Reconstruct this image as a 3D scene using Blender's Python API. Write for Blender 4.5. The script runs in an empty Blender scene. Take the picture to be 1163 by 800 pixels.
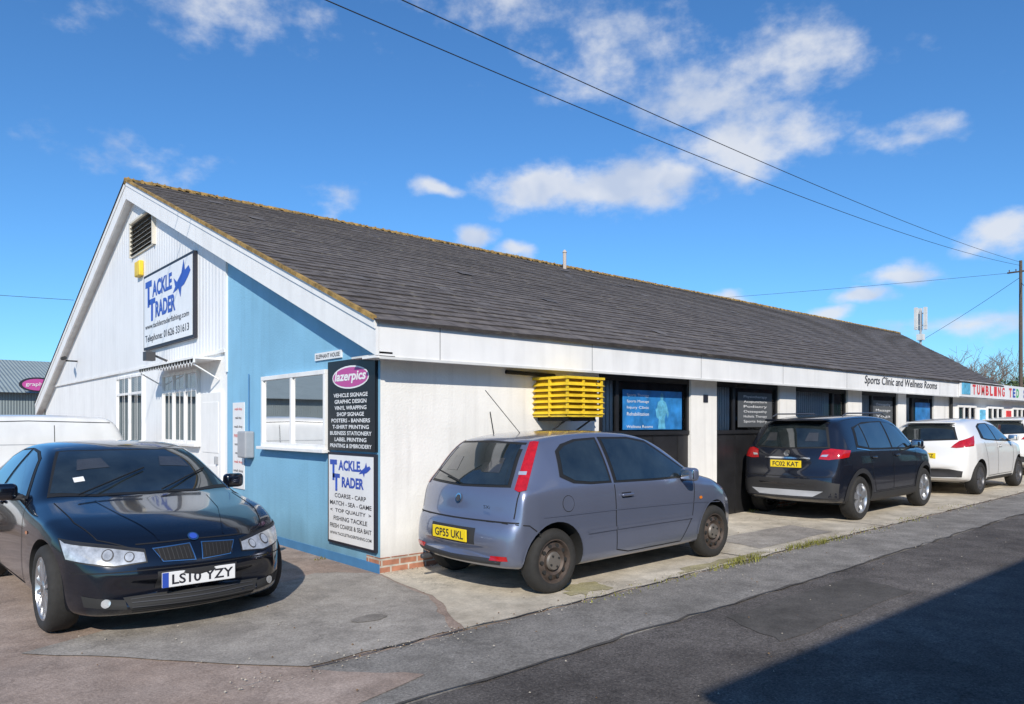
import bpy, bmesh, math, random
from mathutils import Vector, Matrix
from mathutils.bvhtree import BVHTree
random.seed(7)
S=bpy.context.scene
COL=S.collection
def gz(x): return .013*min(max(x,-6),30)
# ------------------------------------------------------------ materials
def nd(nt,t,**k):
    n=nt.nodes.new(t)
    for a,b in k.items(): setattr(n,a,b)
    return n
def mat(name,col,rough=.5,metal=0,coat=0,var=0,vs=4,bump=0,bs=60,spec=.5,stain=0,ss=1.0,base=None,streak=0):
    m=bpy.data.materials.new(name); m.use_nodes=True
    nt=m.node_tree; p=nt.nodes['Principled BSDF']
    c=(*col,1) if len(col)==3 else col
    p.inputs['Base Color'].default_value=c
    p.inputs['Roughness'].default_value=rough
    p.inputs['Metallic'].default_value=metal
    p.inputs['Coat Weight'].default_value=coat
    p.inputs['Coat Roughness'].default_value=.04
    p.inputs['Specular IOR Level'].default_value=spec
    tc=nd(nt,'ShaderNodeTexCoord')
    if var or stain:
        n=nd(nt,'ShaderNodeTexNoise'); n.inputs['Scale'].default_value=vs; n.inputs['Detail'].default_value=5; n.inputs['Roughness'].default_value=.65
        nt.links.new(tc.outputs['Object'],n.inputs['Vector'])
        r=nd(nt,'ShaderNodeMapRange'); r.inputs[1].default_value=.3; r.inputs[2].default_value=.7
        r.inputs[3].default_value=1-var; r.inputs[4].default_value=1+var
        nt.links.new(n.outputs['Fac'],r.inputs[0])
        mp=nd(nt,'ShaderNodeVectorMath',operation='MULTIPLY'); mp.inputs[1].default_value=(1,1,.35); nt.links.new(tc.outputs['Object'],mp.inputs[0])
        n2=nd(nt,'ShaderNodeTexNoise'); n2.inputs['Scale'].default_value=ss*1.6; n2.inputs['Detail'].default_value=5
        nt.links.new(mp.outputs[0],n2.inputs['Vector'])
        r2=nd(nt,'ShaderNodeMapRange'); r2.inputs[1].default_value=.45; r2.inputs[2].default_value=.7
        r2.inputs[3].default_value=1; r2.inputs[4].default_value=1-stain
        nt.links.new(n2.outputs['Fac'],r2.inputs[0])
        mu=nd(nt,'ShaderNodeMath',operation='MULTIPLY')
        nt.links.new(r.outputs[0],mu.inputs[0]); nt.links.new(r2.outputs[0],mu.inputs[1]); last=mu
        if streak:  # rain streaks: noise squeezed vertically
            mq=nd(nt,'ShaderNodeVectorMath',operation='MULTIPLY'); mq.inputs[1].default_value=(9,9,.5); nt.links.new(tc.outputs['Object'],mq.inputs[0])
            n5=nd(nt,'ShaderNodeTexNoise'); n5.inputs['Scale'].default_value=1; n5.inputs['Detail'].default_value=3; nt.links.new(mq.outputs[0],n5.inputs['Vector'])
            r5=nd(nt,'ShaderNodeMapRange'); r5.inputs[1].default_value=.52; r5.inputs[2].default_value=.75; r5.inputs[3].default_value=1; r5.inputs[4].default_value=1-streak; nt.links.new(n5.outputs['Fac'],r5.inputs[0])
            m3=nd(nt,'ShaderNodeMath',operation='MULTIPLY'); nt.links.new(last.outputs[0],m3.inputs[0]); nt.links.new(r5.outputs[0],m3.inputs[1]); last=m3
        if base:
            sx=nd(nt,'ShaderNodeSeparateXYZ'); nt.links.new(tc.outputs['Object'],sx.inputs[0])
            ad=nd(nt,'ShaderNodeMath',operation='MULTIPLY_ADD'); ad.inputs[1].default_value=-.7; nt.links.new(n2.outputs['Fac'],ad.inputs[0]); nt.links.new(sx.outputs[2],ad.inputs[2])
            r4=nd(nt,'ShaderNodeMapRange'); r4.inputs[1].default_value=-.35; r4.inputs[2].default_value=base-.35; r4.inputs[3].default_value=.58; r4.inputs[4].default_value=1; nt.links.new(ad.outputs[0],r4.inputs[0])
            m2=nd(nt,'ShaderNodeMath',operation='MULTIPLY'); nt.links.new(last.outputs[0],m2.inputs[0]); nt.links.new(r4.outputs[0],m2.inputs[1]); last=m2
        mx=nd(nt,'ShaderNodeVectorMath',operation='SCALE'); mx.inputs[0].default_value=c[:3]
        nt.links.new(last.outputs[0],mx.inputs['Scale'])
        nt.links.new(mx.outputs[0],p.inputs['Base Color'])
    if bump:
        n=nd(nt,'ShaderNodeTexNoise'); n.inputs['Scale'].default_value=bs; n.inputs['Detail'].default_value=3
        nt.links.new(tc.outputs['Object'],n.inputs['Vector'])
        b=nd(nt,'ShaderNodeBump'); b.inputs['Strength'].default_value=bump; b.inputs['Distance'].default_value=.01
        nt.links.new(n.outputs['Fac'],b.inputs['Height']); nt.links.new(b.outputs[0],p.inputs['Normal'])
    return m
def ground_mat(name,c1,c2,speck=.35,crack=.0,bump=.5,grit=0):
    m=bpy.data.materials.new(name); m.use_nodes=True; nt=m.node_tree; p=nt.nodes['Principled BSDF']
    p.inputs['Roughness'].default_value=.9; p.inputs['Specular IOR Level'].default_value=.25
    tc=nd(nt,'ShaderNodeTexCoord'); L=nt.links.new
    big=nd(nt,'ShaderNodeTexNoise'); big.inputs['Scale'].default_value=.6; big.inputs['Detail'].default_value=8; big.inputs['Roughness'].default_value=.65
    L(tc.outputs['Object'],big.inputs['Vector'])
    rr=nd(nt,'ShaderNodeMapRange'); rr.inputs[1].default_value=.38; rr.inputs[2].default_value=.62; L(big.outputs['Fac'],rr.inputs[0])
    mx=nd(nt,'ShaderNodeMix',data_type='RGBA'); mx.inputs[6].default_value=(*c1,1); mx.inputs[7].default_value=(*c2,1); L(rr.outputs[0],mx.inputs[0])
    fine=nd(nt,'ShaderNodeTexNoise'); fine.inputs['Scale'].default_value=55; fine.inputs['Detail'].default_value=3; fine.inputs['Roughness'].default_value=.8
    L(tc.outputs['Object'],fine.inputs['Vector'])
    r2=nd(nt,'ShaderNodeMapRange'); r2.inputs[1].default_value=.3; r2.inputs[2].default_value=.7; r2.inputs[3].default_value=1-speck; r2.inputs[4].default_value=1+speck
    L(fine.outputs['Fac'],r2.inputs[0])
    md=nd(nt,'ShaderNodeTexNoise'); md.inputs['Scale'].default_value=3.2; md.inputs['Detail'].default_value=5; md.inputs['Roughness'].default_value=.75
    L(tc.outputs['Object'],md.inputs['Vector'])
    r3=nd(nt,'ShaderNodeMapRange'); r3.inputs[1].default_value=.35; r3.inputs[2].default_value=.65; r3.inputs[3].default_value=.74; r3.inputs[4].default_value=1.15
    L(md.outputs['Fac'],r3.inputs[0])
    m1=nd(nt,'ShaderNodeMath',operation='MULTIPLY'); L(r2.outputs[0],m1.inputs[0]); L(r3.outputs[0],m1.inputs[1])
    last=m1
    if grit:
        vg=nd(nt,'ShaderNodeTexVoronoi'); vg.inputs['Scale'].default_value=38; L(tc.outputs['Object'],vg.inputs['Vector'])
        rg=nd(nt,'ShaderNodeMapRange'); rg.inputs[1].default_value=.10; rg.inputs[2].default_value=.22; rg.inputs[3].default_value=1+grit; rg.inputs[4].default_value=1; L(vg.outputs['Distance'],rg.inputs[0])
        mg=nd(nt,'ShaderNodeMath',operation='MULTIPLY'); L(last.outputs[0],mg.inputs[0]); L(rg.outputs[0],mg.inputs[1]); last=mg
    if crack:
        wv=nd(nt,'ShaderNodeVectorMath',operation='ADD'); sc=nd(nt,'ShaderNodeVectorMath',operation='SCALE'); sc.inputs['Scale'].default_value=.9
        L(md.outputs['Color'],sc.inputs[0]); L(tc.outputs['Object'],wv.inputs[0]); L(sc.outputs[0],wv.inputs[1])
        vo=nd(nt,'ShaderNodeTexVoronoi',feature='DISTANCE_TO_EDGE'); vo.inputs['Scale'].default_value=.42; L(wv.outputs[0],vo.inputs['Vector'])
        rc=nd(nt,'ShaderNodeMapRange'); rc.inputs[1].default_value=0; rc.inputs[2].default_value=.008; rc.inputs[3].default_value=1-crack; rc.inputs[4].default_value=1; L(vo.outputs['Distance'],rc.inputs[0])
        m2=nd(nt,'ShaderNodeMath',operation='MULTIPLY'); L(last.outputs[0],m2.inputs[0]); L(rc.outputs[0],m2.inputs[1]); last=m2
    s=nd(nt,'ShaderNodeVectorMath',operation='SCALE'); L(mx.outputs[2],s.inputs[0]); L(last.outputs[0],s.inputs['Scale']); L(s.outputs[0],p.inputs['Base Color'])
    b=nd(nt,'ShaderNodeBump'); b.inputs['Strength'].default_value=bump; b.inputs['Distance'].default_value=.012
    L(fine.outputs['Fac'],b.inputs['Height']); L(b.outputs[0],p.inputs['Normal'])
    return m
def wave_mat(name,col,scale,axis='Y',dist=.02,rough=.5,var=.04,st=.8):
    m=mat(name,col,rough,var=var,vs=1.5,stain=.08,ss=.7,streak=.08); nt=m.node_tree; p=nt.nodes['Principled BSDF']
    tc=nd(nt,'ShaderNodeTexCoord'); w=nd(nt,'ShaderNodeTexWave',bands_direction=axis); w.inputs['Scale'].default_value=scale
    nt.links.new(tc.outputs['Object'],w.inputs['Vector'])
    b=nd(nt,'ShaderNodeBump'); b.inputs['Strength'].default_value=st; b.inputs['Distance'].default_value=dist
    nt.links.new(w.outputs['Fac'],b.inputs['Height']); nt.links.new(b.outputs[0],p.inputs['Normal']); return m
def brick_mat(name,c1,c2,mortar,scale=1,bw=.225,rh=.075,ms=.01,uv=False,bump=.5,var=.25,lichen=False):
    m=bpy.data.materials.new(name); m.use_nodes=True; nt=m.node_tree; p=nt.nodes['Principled BSDF']; L=nt.links.new
    p.inputs['Roughness'].default_value=.75; p.inputs['Specular IOR Level'].default_value=.3
    tc=nd(nt,'ShaderNodeTexCoord'); br=nd(nt,'ShaderNodeTexBrick')
    br.inputs['Color1'].default_value=(*c1,1); br.inputs['Color2'].default_value=(*c2,1); br.inputs['Mortar'].default_value=(*mortar,1)
    br.inputs['Scale'].default_value=scale; br.inputs['Brick Width'].default_value=bw; br.inputs['Row Height'].default_value=rh; br.inputs['Mortar Size'].default_value=ms
    if uv: L(tc.outputs['UV'],br.inputs['Vector'])
    else:
        sx=nd(nt,'ShaderNodeSeparateXYZ'); cx=nd(nt,'ShaderNodeCombineXYZ'); L(tc.outputs['Object'],sx.inputs[0])
        ad=nd(nt,'ShaderNodeMath',operation='ADD'); L(sx.outputs[0],ad.inputs[0]); L(sx.outputs[1],ad.inputs[1]); L(ad.outputs[0],cx.inputs[0]); L(sx.outputs[2],cx.inputs[1])
        L(cx.outputs[0],br.inputs['Vector'])
    n=nd(nt,'ShaderNodeTexNoise'); n.inputs['Scale'].default_value=.9; n.inputs['Detail'].default_value=8; n.inputs['Roughness'].default_value=.7; L(tc.outputs['Object'],n.inputs['Vector'])
    r=nd(nt,'ShaderNodeMapRange'); r.inputs[1].default_value=.3; r.inputs[2].default_value=.7; r.inputs[3].default_value=1-var; r.inputs[4].default_value=1+var; L(n.outputs['Fac'],r.inputs[0])
    n3=nd(nt,'ShaderNodeTexNoise'); n3.inputs['Scale'].default_value=9; n3.inputs['Detail'].default_value=5; L(tc.outputs['Object'],n3.inputs['Vector'])
    r3=nd(nt,'ShaderNodeMapRange'); r3.inputs[1].default_value=.3; r3.inputs[2].default_value=.7; r3.inputs[3].default_value=.75; r3.inputs[4].default_value=1.3; L(n3.outputs['Fac'],r3.inputs[0])
    mm=nd(nt,'ShaderNodeMath',operation='MULTIPLY'); L(r.outputs[0],mm.inputs[0]); L(r3.outputs[0],mm.inputs[1])
    s=nd(nt,'ShaderNodeVectorMath',operation='SCALE'); L(br.outputs['Color'],s.inputs[0]); L(mm.outputs[0],s.inputs['Scale']); src=s.outputs[0]
    if lichen:
        rl=nd(nt,'ShaderNodeMapRange'); rl.inputs[1].default_value=.60; rl.inputs[2].default_value=.74; rl.inputs[4].default_value=.5; L(n3.outputs['Fac'],rl.inputs[0])
        ml=nd(nt,'ShaderNodeMix',data_type='RGBA'); L(rl.outputs[0],ml.inputs[0]); L(src,ml.inputs[6]); ml.inputs[7].default_value=(.21,.19,.14,1); src=ml.outputs[2]
    L(src,p.inputs['Base Color'])
    b=nd(nt,'ShaderNodeBump',invert=True); b.inputs['Strength'].default_value=bump; b.inputs['Distance'].default_value=.01; L(br.outputs['Fac'],b.inputs['Height']); L(b.outputs[0],p.inputs['Normal'])
    return m
def glass_mat(name,tint=(.8,.85,.85)):
    m=bpy.data.materials.new(name); m.use_nodes=True; nt=m.node_tree; nt.nodes.remove(nt.nodes['Principled BSDF']); L=nt.links.new
    out=nt.nodes['Material Output']; tr=nd(nt,'ShaderNodeBsdfTransparent'); tr.inputs[0].default_value=(*tint,1)
    gl=nd(nt,'ShaderNodeBsdfGlossy'); gl.inputs['Roughness'].default_value=.02
    fr=nd(nt,'ShaderNodeFresnel'); fr.inputs[0].default_value=1.45
    mx=nd(nt,'ShaderNodeMixShader'); L(fr.outputs[0],mx.inputs[0]); L(tr.outputs[0],mx.inputs[1]); L(gl.outputs[0],mx.inputs[2]); L(mx.outputs[0],out.inputs[0])
    return m
M={}
M['white_render']=mat('white_render',(.83,.81,.77),.85,var=.04,vs=3,bump=.35,bs=40,stain=.10,ss=1.1,base=.5,streak=.10)
M['white_paint']=mat('white_paint',(.84,.83,.81),.5,var=.03,vs=3,stain=.09,ss=2,streak=.07)
M['white_wall']=mat('white_wall',(.83,.83,.82),.7,var=.03,vs=3,bump=.2,bs=40,stain=.08,ss=1,base=.4,streak=.08)
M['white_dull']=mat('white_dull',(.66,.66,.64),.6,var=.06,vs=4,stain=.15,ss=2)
M['clad']=wave_mat('white_cladding',(.82,.82,.82),2.1,'Y',.012,.5,.03,.5)
M['blue']=mat('blue_render',(.225,.475,.66),.75,var=.05,vs=2,bump=.35,bs=38,stain=.10,ss=.8,base=.45,streak=.08)
M['dblue']=mat('blue_plinth',(.06,.20,.40),.7,var=.1)
M['brick']=brick_mat('brick',(.42,.19,.12),(.34,.15,.10),(.48,.44,.38))
M['brick2']=brick_mat('brick_old',(.30,.13,.09),(.24,.11,.08),(.35,.32,.28))
M['slate']=brick_mat('slate_roof',(.110,.094,.085),(.148,.128,.114),(.045,.038,.034),bw=.33,rh=.252,ms=.008,uv=True,var=.22,lichen=True)
M['ridge']=mat('ridge_moss',(.32,.20,.06),.9,var=.5,vs=7,bump=.8,bs=25,stain=.5,ss=3)
M['black']=mat('black_paint',(.018,.018,.020),.4,var=.3,vs=3)
M['blackm']=mat('black_matt',(.02,.02,.02),.8)
M['dgrey']=mat('dark_grey',(.05,.05,.055),.5)
M['pgrey']=mat('panel_grey',(.09,.095,.10),.5,var=.1)
M['yellow']=mat('yellow_paint',(.82,.56,.03),.45,var=.10,stain=.25,ss=5)
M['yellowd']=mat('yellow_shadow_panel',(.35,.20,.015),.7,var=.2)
M['glass']=glass_mat('window_glass')
M['inside']=mat('dark_interior',(.03,.035,.04),.7,var=.8,vs=2.5)
M['grey']=mat('grey_metal',(.35,.36,.38),.45,var=.1)
M['wood']=mat('pole_wood',(.10,.075,.055),.85,var=.3,vs=10)
M['signw']=mat('sign_white',(.80,.80,.80),.35,var=.02,stain=.06,ss=3)
M['signb']=mat('sign_black',(.01,.01,.012),.3)
M['tblue']=mat('letter_blue',(.03,.08,.42),.4)
M['tdark']=mat('letter_dark',(.02,.02,.03),.5)
M['twhite']=mat('letter_white',(.8,.8,.8),.5)
M['tred']=mat('letter_red',(.65,.04,.04),.5)
M['tgreen']=mat('letter_green',(.05,.4,.12),.5)
M['pink']=mat('sign_pink',(.5,.08,.3),.4)
M['poster']=mat('poster_blue',(.03,.20,.50),.35,var=.5,vs=3)
M['poster2']=mat('poster_cyan',(.12,.42,.62),.35,var=.45,vs=9)
M['shedw']=wave_mat('shed_wall',(.20,.24,.25),3,'X',.03,.6)
M['shedr']=wave_mat('shed_roof',(.30,.35,.34),2,'X',.04,.6)
M['tyre']=mat('tyre',(.024,.023,.022),.85,var=.2,vs=20,bump=.3,bs=90)
M['alloy']=mat('alloy',(.55,.56,.58),.3,metal=.85)
M['alloyd']=mat('alloy_dark',(.16,.16,.17),.4,metal=.7)
M['steel']=mat('steel_wheel',(.085,.065,.055),.6,metal=.3,var=.35,vs=12)
M['cap']=mat('wheel_cap',(.22,.2,.18),.45,metal=.5)
M['cglass']=mat('car_glass',(.016,.022,.024),.015,coat=1,spec=.8,var=.6,vs=3)
M['seat']=mat('seat_behind_glass',(.045,.047,.050),.02,coat=1,var=.2)
M['rubber']=mat('rubber',(.012,.012,.012),.6)
M['plastic']=mat('black_plastic',(.028,.028,.03),.6,var=.1)
M['redlamp']=mat('red_lamp',(.42,.008,.01),.12,coat=1,var=.25,vs=22)
M['clearlamp']=mat('clear_lamp',(.50,.51,.52),.18,metal=.35,coat=1,var=.35,vs=16)
M['lens']=mat('lamp_lens',(.72,.74,.76),.08,metal=.6,coat=1)
M['orange']=mat('orange_lamp',(.7,.2,.02),.15,coat=1)
M['chrome']=mat('chrome',(.75,.76,.78),.12,metal=1)
M['py']=mat('plate_yellow',(.85,.62,.02),.4)
M['pw']=mat('plate_white',(.78,.78,.78),.4)
M['seam']=mat('seam',(.006,.006,.007),.8)
# ------------------------------------------------------------ builders
def root(name,loc=(0,0,0),rot=(0,0,0)):
    e=bpy.data.objects.new(name,None); e.location=loc; e.rotation_euler=rot; e.empty_display_size=.3; COL.objects.link(e); return e
def mk(name,verts,faces,mats,parent=None,smooth=False,mi=None):
    me=bpy.data.meshes.new(name); me.from_pydata([tuple(v) for v in verts],[],faces); me.update()
    if not isinstance(mats,(list,tuple)): mats=[mats]
    for m in mats: me.materials.append(m)
    if mi: me.polygons.foreach_set('material_index',mi)
    if smooth: me.polygons.foreach_set('use_smooth',[True]*len(me.polygons))
    o=bpy.data.objects.new(name,me); COL.objects.link(o)
    if parent: o.parent=parent
    return o
class MB:
    def __init__(s): s.v=[]; s.f=[]; s.m=[]
    def add(s,vs,fs,m=0):
        b=len(s.v); s.v+= [tuple(v) for v in vs]; s.f+=[tuple(b+i for i in f) for f in fs]; s.m+=[m]*len(fs)
    def box(s,x0,x1,y0,y1,z0,z1,m=0):
        vs=[Vector((x,y,z)) for x in(x0,x1) for y in(y0,y1) for z in(z0,z1)]
        s.add(vs,[(0,1,3,2),(4,6,7,5),(0,4,5,1),(2,3,7,6),(0,2,6,4),(1,5,7,3)],m)
    def tube(s,p0,p1,r0,r1=None,n=8,m=0,cap=True):
        if r1 is None: r1=r0
        p0=Vector(p0);p1=Vector(p1); d=(p1-p0).normalized(); a=d.orthogonal().normalized(); b=d.cross(a)
        vs=[]
        for p,r in((p0,r0),(p1,r1)):
            for i in range(n):
                t=2*math.pi*i/n; vs.append(p+a*math.cos(t)*r+b*math.sin(t)*r)
        fs=[(i,(i+1)%n,n+(i+1)%n,n+i) for i in range(n)]
        if cap: fs+=[tuple(range(n))[::-1],tuple(range(n,2*n))]
        s.add(vs,fs,m)
    def lathe(s,prof,c,n=40,m=0,sgn=1):
        vs=[];k=len(prof)
        for i in range(n):
            t=2*math.pi*i/n
            for r,y in prof: vs.append((c[0]+r*math.cos(t),c[1]+sgn*y,c[2]+r*math.sin(t)))
        fs=[(i*k+j,((i+1)%n)*k+j,((i+1)%n)*k+j+1,i*k+j+1) for i in range(n) for j in range(k-1)]
        s.add(vs,fs,m)
    def make(s,name,mats,parent=None,smooth=False,bevel=0):
        o=mk(name,s.v,s.f,mats,parent,smooth,s.m)
        if bevel:
            b=o.modifiers.new('b','BEVEL'); b.width=bevel; b.segments=2; b.limit_method='ANGLE'
        return o
def box(name,x0,x1,y0,y1,z0,z1,m,parent,bevel=0):
    b=MB(); b.box(x0,x1,y0,y1,z0,z1); return b.make(name,m,parent,bevel=bevel)
AF=Matrix(((1,0,0),(0,0,-1),(0,1,0)))
AG=Matrix(((0,0,-1),(-1,0,0),(0,1,0)))
def text(name,body,c,w,h,m,parent,A=AF,bold=.0,shear=0):
    cu=bpy.data.curves.new(name,'FONT'); cu.body=body; cu.offset=bold; cu.shear=shear; cu.resolution_u=3
    o=bpy.data.objects.new(name,cu); COL.objects.link(o)
    dg=bpy.context.evaluated_depsgraph_get(); me=bpy.data.meshes.new_from_object(o.evaluated_get(dg))
    bpy.data.objects.remove(o)
    xs=[v.co.x for v in me.vertices]; ys=[v.co.y for v in me.vertices]
    cx=(min(xs)+max(xs))/2; cy=(min(ys)+max(ys))/2; sx=w/(max(xs)-min(xs)); sy=h/(max(ys)-min(ys)); c=Vector(c)
    for v in me.vertices: v.co=c+A@Vector(((v.co.x-cx)*sx,(v.co.y-cy)*sy,0))
    me.materials.clear(); me.materials.append(m)
    o=bpy.data.objects.new(name,me); COL.objects.link(o); o.parent=parent; return o
# ------------------------------------------------------------ ground
XL=[-900,-6,30,900]
def sheet(name,y0,y1,m,off,x0=-900,x1=900):
    xs=sorted(set([x0,x1]+[x for x in XL if x0<x<x1])); vs=[];fs=[]
    for x in xs: vs+=[(x,y0,gz(x)+off),(x,y1,gz(x)+off)]
    for i in range(len(xs)-1): fs.append((2*i,2*i+2,2*i+3,2*i+1))
    return mk(name,vs,fs,m)
def poly(name,pts,m,off):
    return mk(name,[(x,y,gz(x)+off) for x,y in pts],[tuple(range(len(pts)))],m)
g_far=ground_mat('far_ground',(.10,.10,.07),(.14,.13,.10))
g_red=ground_mat('red_tarmac',(.30,.225,.18),(.40,.32,.27),.3,.25,grit=.25)
g_con=ground_mat('concrete',(.47,.41,.32),(.60,.54,.44),.15,.35,.3)
g_strip=ground_mat('asphalt_light',(.205,.19,.17),(.285,.265,.24),.45,.2,grit=.35)
g_road=ground_mat('asphalt',(.095,.084,.077),(.165,.148,.135),.6,.35,1,grit=.9)
g_tar=ground_mat('tar_seam',(.075,.068,.06),(.12,.11,.10),.3)
g_grey=ground_mat('grey_tarmac',(.29,.262,.23),(.39,.355,.31),.3,.25,grit=.25)
sheet('ground',-900,900,g_far,-.03)
sheet('forecourt',-2.3,30,g_red,0,-60,120)
sheet('road',-11,-3.25,g_road,0,-300,400)
sheet('road_edge_strip',-3.25,-2.3,g_strip,0,-300,400)
def wav(p,n=10,a=.03):
    out=[]
    for i in range(len(p)):
        x0,y0=p[i];x1,y1=p[(i+1)%len(p)]
        for k in range(n):
            t=k/n; j=a if k else a*.3
            out.append((x0+(x1-x0)*t+random.uniform(-j,j),y0+(y1-y0)*t+random.uniform(-j,j)))
    return out
poly('concrete_pavement',wav([(0,.1),(-.15,-1.2),(-.6,-2.28),(16,-2.28),(29.5,-2.28),(29.5,.1)],8,.02),g_con,.004)
poly('tarmac_patch',wav([(-.5,.5),(-3.3,-.6),(-1.9,-2.25),(-.7,-2.25),(-.2,-1.2),(-.05,.1)],8,.02),g_grey,.008)
poly('pavement_repair',wav([(4.2,-2.0),(4.4,-1.2),(6.3,-1.25),(6.1,-2.0)],6,.02),g_grey,.008)
poly('road_repair',wav([(9,-4.3),(9.2,-3.5),(13.5,-3.5),(13.3,-4.3)],6,.03),g_strip,.004)
poly('road_repair',wav([(.9,-4.1),(1.2,-3.45),(3.4,-3.5),(3.2,-4.15)],6,.03),g_tar,.004)
poly('tarmac_patch',wav([(-3.0,-2.3),(-1.95,-2.3),(-1.4,-2.9),(-2.6,-3.2)],6,.03),g_red,.004)
def seamline(name,pts,w,m,off):
    vs=[];fs=[]
    for i,(x,y) in enumerate(pts):
        ww=w*random.uniform(.4,1.4); vs+=[(x,y-ww,gz(x)+off),(x,y+ww,gz(x)+off)]
    for i in range(len(pts)-1): fs.append((2*i,2*i+2,2*i+3,2*i+1))
    return mk(name,vs,fs,m)
seamline('road_joint',[(-6+i*.2,-3.25+random.uniform(-.03,.03)) for i in range(180)],.014,g_tar,.012)
seamline('kerb_joint',[(-1.9+i*.15,-2.29+random.uniform(-.02,.02)) for i in range(210)],.010,g_tar,.014)
for i,x in enumerate([3.6,7.2,10.8,14.4,18]):
    mk('pavement_joint',[(x-.01,-2.26,gz(x)+.010),(x+.01,-2.26,gz(x)+.010),(x+.01,0,gz(x)+.010),(x-.01,0,gz(x)+.010)],[(0,1,2,3)],g_tar)
def oval(name,cx,cy,a,b_,m,off):
    poly(name,[(cx+a*math.cos(t*.3142)*random.uniform(.85,1.1),cy+b_*math.sin(t*.3142)*random.uniform(.85,1.1)) for t in range(20)],m,off)
g_oil=ground_mat('oil_stain',(.19,.17,.145),(.27,.245,.215),.3)
oval('oil_stain',2.6,-.95,.35,.22,g_oil,.0125); oval('oil_stain',5.2,-.7,.25,.16,g_oil,.0125); oval('oil_stain',-1.0,-1.5,.16,.1,g_oil,.0125)
# loose grit and leaf litter gathered along the kerb line and wall foot
b=MB()
for _ in range(1500):
    k=random.random()
    if k<.6: x=random.uniform(-2.5,16); y=-2.3+random.gauss(0,.10)
    elif k<.85: x=random.uniform(.0,5.5); y=-.04-abs(random.gauss(0,.06))
    else: x=random.uniform(-3,8); y=random.uniform(-4.5,-.3)
    z=gz(x)+.014; r=random.uniform(.003,.010); a=random.uniform(0,3)
    c,s=math.cos(a)*r,math.sin(a)*r
    b.add([(x+c,y+s,z),(x-s,y+c,z),(x-c,y-s,z),(x+s,y-c,z),(x,y,z+r)],[(0,1,4),(1,2,4),(2,3,4),(3,0,4)],random.choice([0,0,1]))
b.make('loose_gravel',[mat('grit_stone',(.38,.34,.28),.9,var=.3,vs=6),mat('leaf_litter',(.16,.10,.05),.9,var=.3,vs=6)])
def weeds(name,spots,m):
    b=MB()
    for (x,y,n,r,h) in spots:
        for _ in range(n):
            a=random.uniform(0,6.28); q=r*math.sqrt(random.random()); px=x+q*math.cos(a)*1.8; py=y+q*math.sin(a)*.6
            hh=h*random.uniform(.3,1); t=random.uniform(0,6.28); l=random.uniform(.2,.9)*hh; w=.006
            p=Vector((px,py,gz(px))); tp=p+Vector((math.cos(t)*l,math.sin(t)*l,hh)); sd=Vector((-math.sin(t),math.cos(t),0))*w
            b.add([p-sd,p+sd,tp],[(0,1,2)])
    return b.make(name,m)
gw=mat('weed_green',(.19,.19,.035),.8,var=.4,vs=5)
weeds('grass_weeds',[(3.4,-2.3,190,.2,.08),(2.9,-2.32,80,.15,.05),(4.6,-2.28,130,.15,.09),(5.1,-2.3,120,.14,.08),(5.6,-2.3,90,.2,.05),(2.1,-2.3,60,.2,.04),(6.6,-2.3,60,.3,.04),(1.2,-2.3,70,.3,.03),(8.2,-2.25,60,.3,.05),(10.5,-2.27,60,.5,.04),(7.5,-.05,60,.2,.08),(4.0,-2.25,50,.25,.04),(2.6,-.03,60,.5,.05),(-.02,1.2,40,.1,.05)],gw)
g_moss=ground_mat('moss',(.27,.24,.09),(.44,.39,.27),.3)
poly('moss_patch',wav([(.75,-2.1),(1.0,-1.75),(1.35,-1.85),(1.3,-2.15)],6,.05),g_moss,.009)
poly('moss_patch',wav([(2.3,-2.2),(2.5,-2.05),(3.9,-2.08),(4.1,-2.22)],6,.04),g_moss,.009)
# ------------------------------------------------------------ main building
B=root('commercial_building')
RY,RZ=9.6,6.56; EY,EZ=-.25,2.68; FY,FZ=20.6,2.23
sl=(RZ-EZ)/(RY-EY)
def rz(y): return EZ+(y-EY)*sl if y<RY else RZ-(y-RY)*sl
XE=42
def gpoly(name,y0,y1,z0,m,x=0):
    n=10; pts=[(x,y0,z0),(x,y1,z0)]
    ys=[y1-(y1-y0)*i/n for i in range(n+1)]
    if y0<RY<y1: ys=sorted(set(ys+[RY]),reverse=True)
    for y in ys: pts.append((x,y,rz(y)-.05))
    return mk(name,pts,[tuple(range(len(pts)))],m,B)
gpoly('blue_wall',0,4.49,.0,M['blue'])
b=MB();b.box(-.012,.0,.0,4.49,-.1,.10);b.make('gable_plinth',M['dblue'],B)
gpoly('clad_wall',4.49,20.3,2.72,M['clad'],-.03)
mk('gable_lower_wall',[(0,4.49,-.1),(0,20.3,-.1),(0,20.3,2.3),(0,19,2.75),(0,4.49,2.75)],[(0,1,2,3,4)],M['white_wall'],B)
b=MB();b.box(-.045,0,4.49,19.0,2.70,2.75);b.make('cladding_trim',M['white_paint'],B)
b=MB();b.box(-.036,0,4.46,4.50,2.4,rz(4.49)-.3);b.make('corner_trim',M['white_paint'],B)
box('front_wall',0.004,3.45,0.002,.3,.12,2.5,M['white_render'],B)
box('brick_plinth',-.006,3.46,-.012,.28,-.1,.17,M['brick'],B)
box('recess_wall',3.45,16.3,.14,.3,-.1,2.5,M['blackm'],B)
box('front_wall_far',16.3,XE,0,.3,-.1,2.5,M['white_render'],B)
box('end_wall',XE-.2,XE,.3,20.3,-.1,2.5,M['white_render'],B)
box('back_wall',0,XE,20.1,20.3,-.1,2.2,M['white_render'],B)
for x0,x1 in((5.58,6.28),(8.26,8.84),(10.95,11.6),(13.45,13.9),(15.6,16.32)):
    box('pier',x0,x1,0.0,.2,-.05,2.5,M['white_render'],B)
    box('pier_base',x0-.01,x1+.01,-.01,.2,-.1,.2,M['brick'],B)
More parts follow.
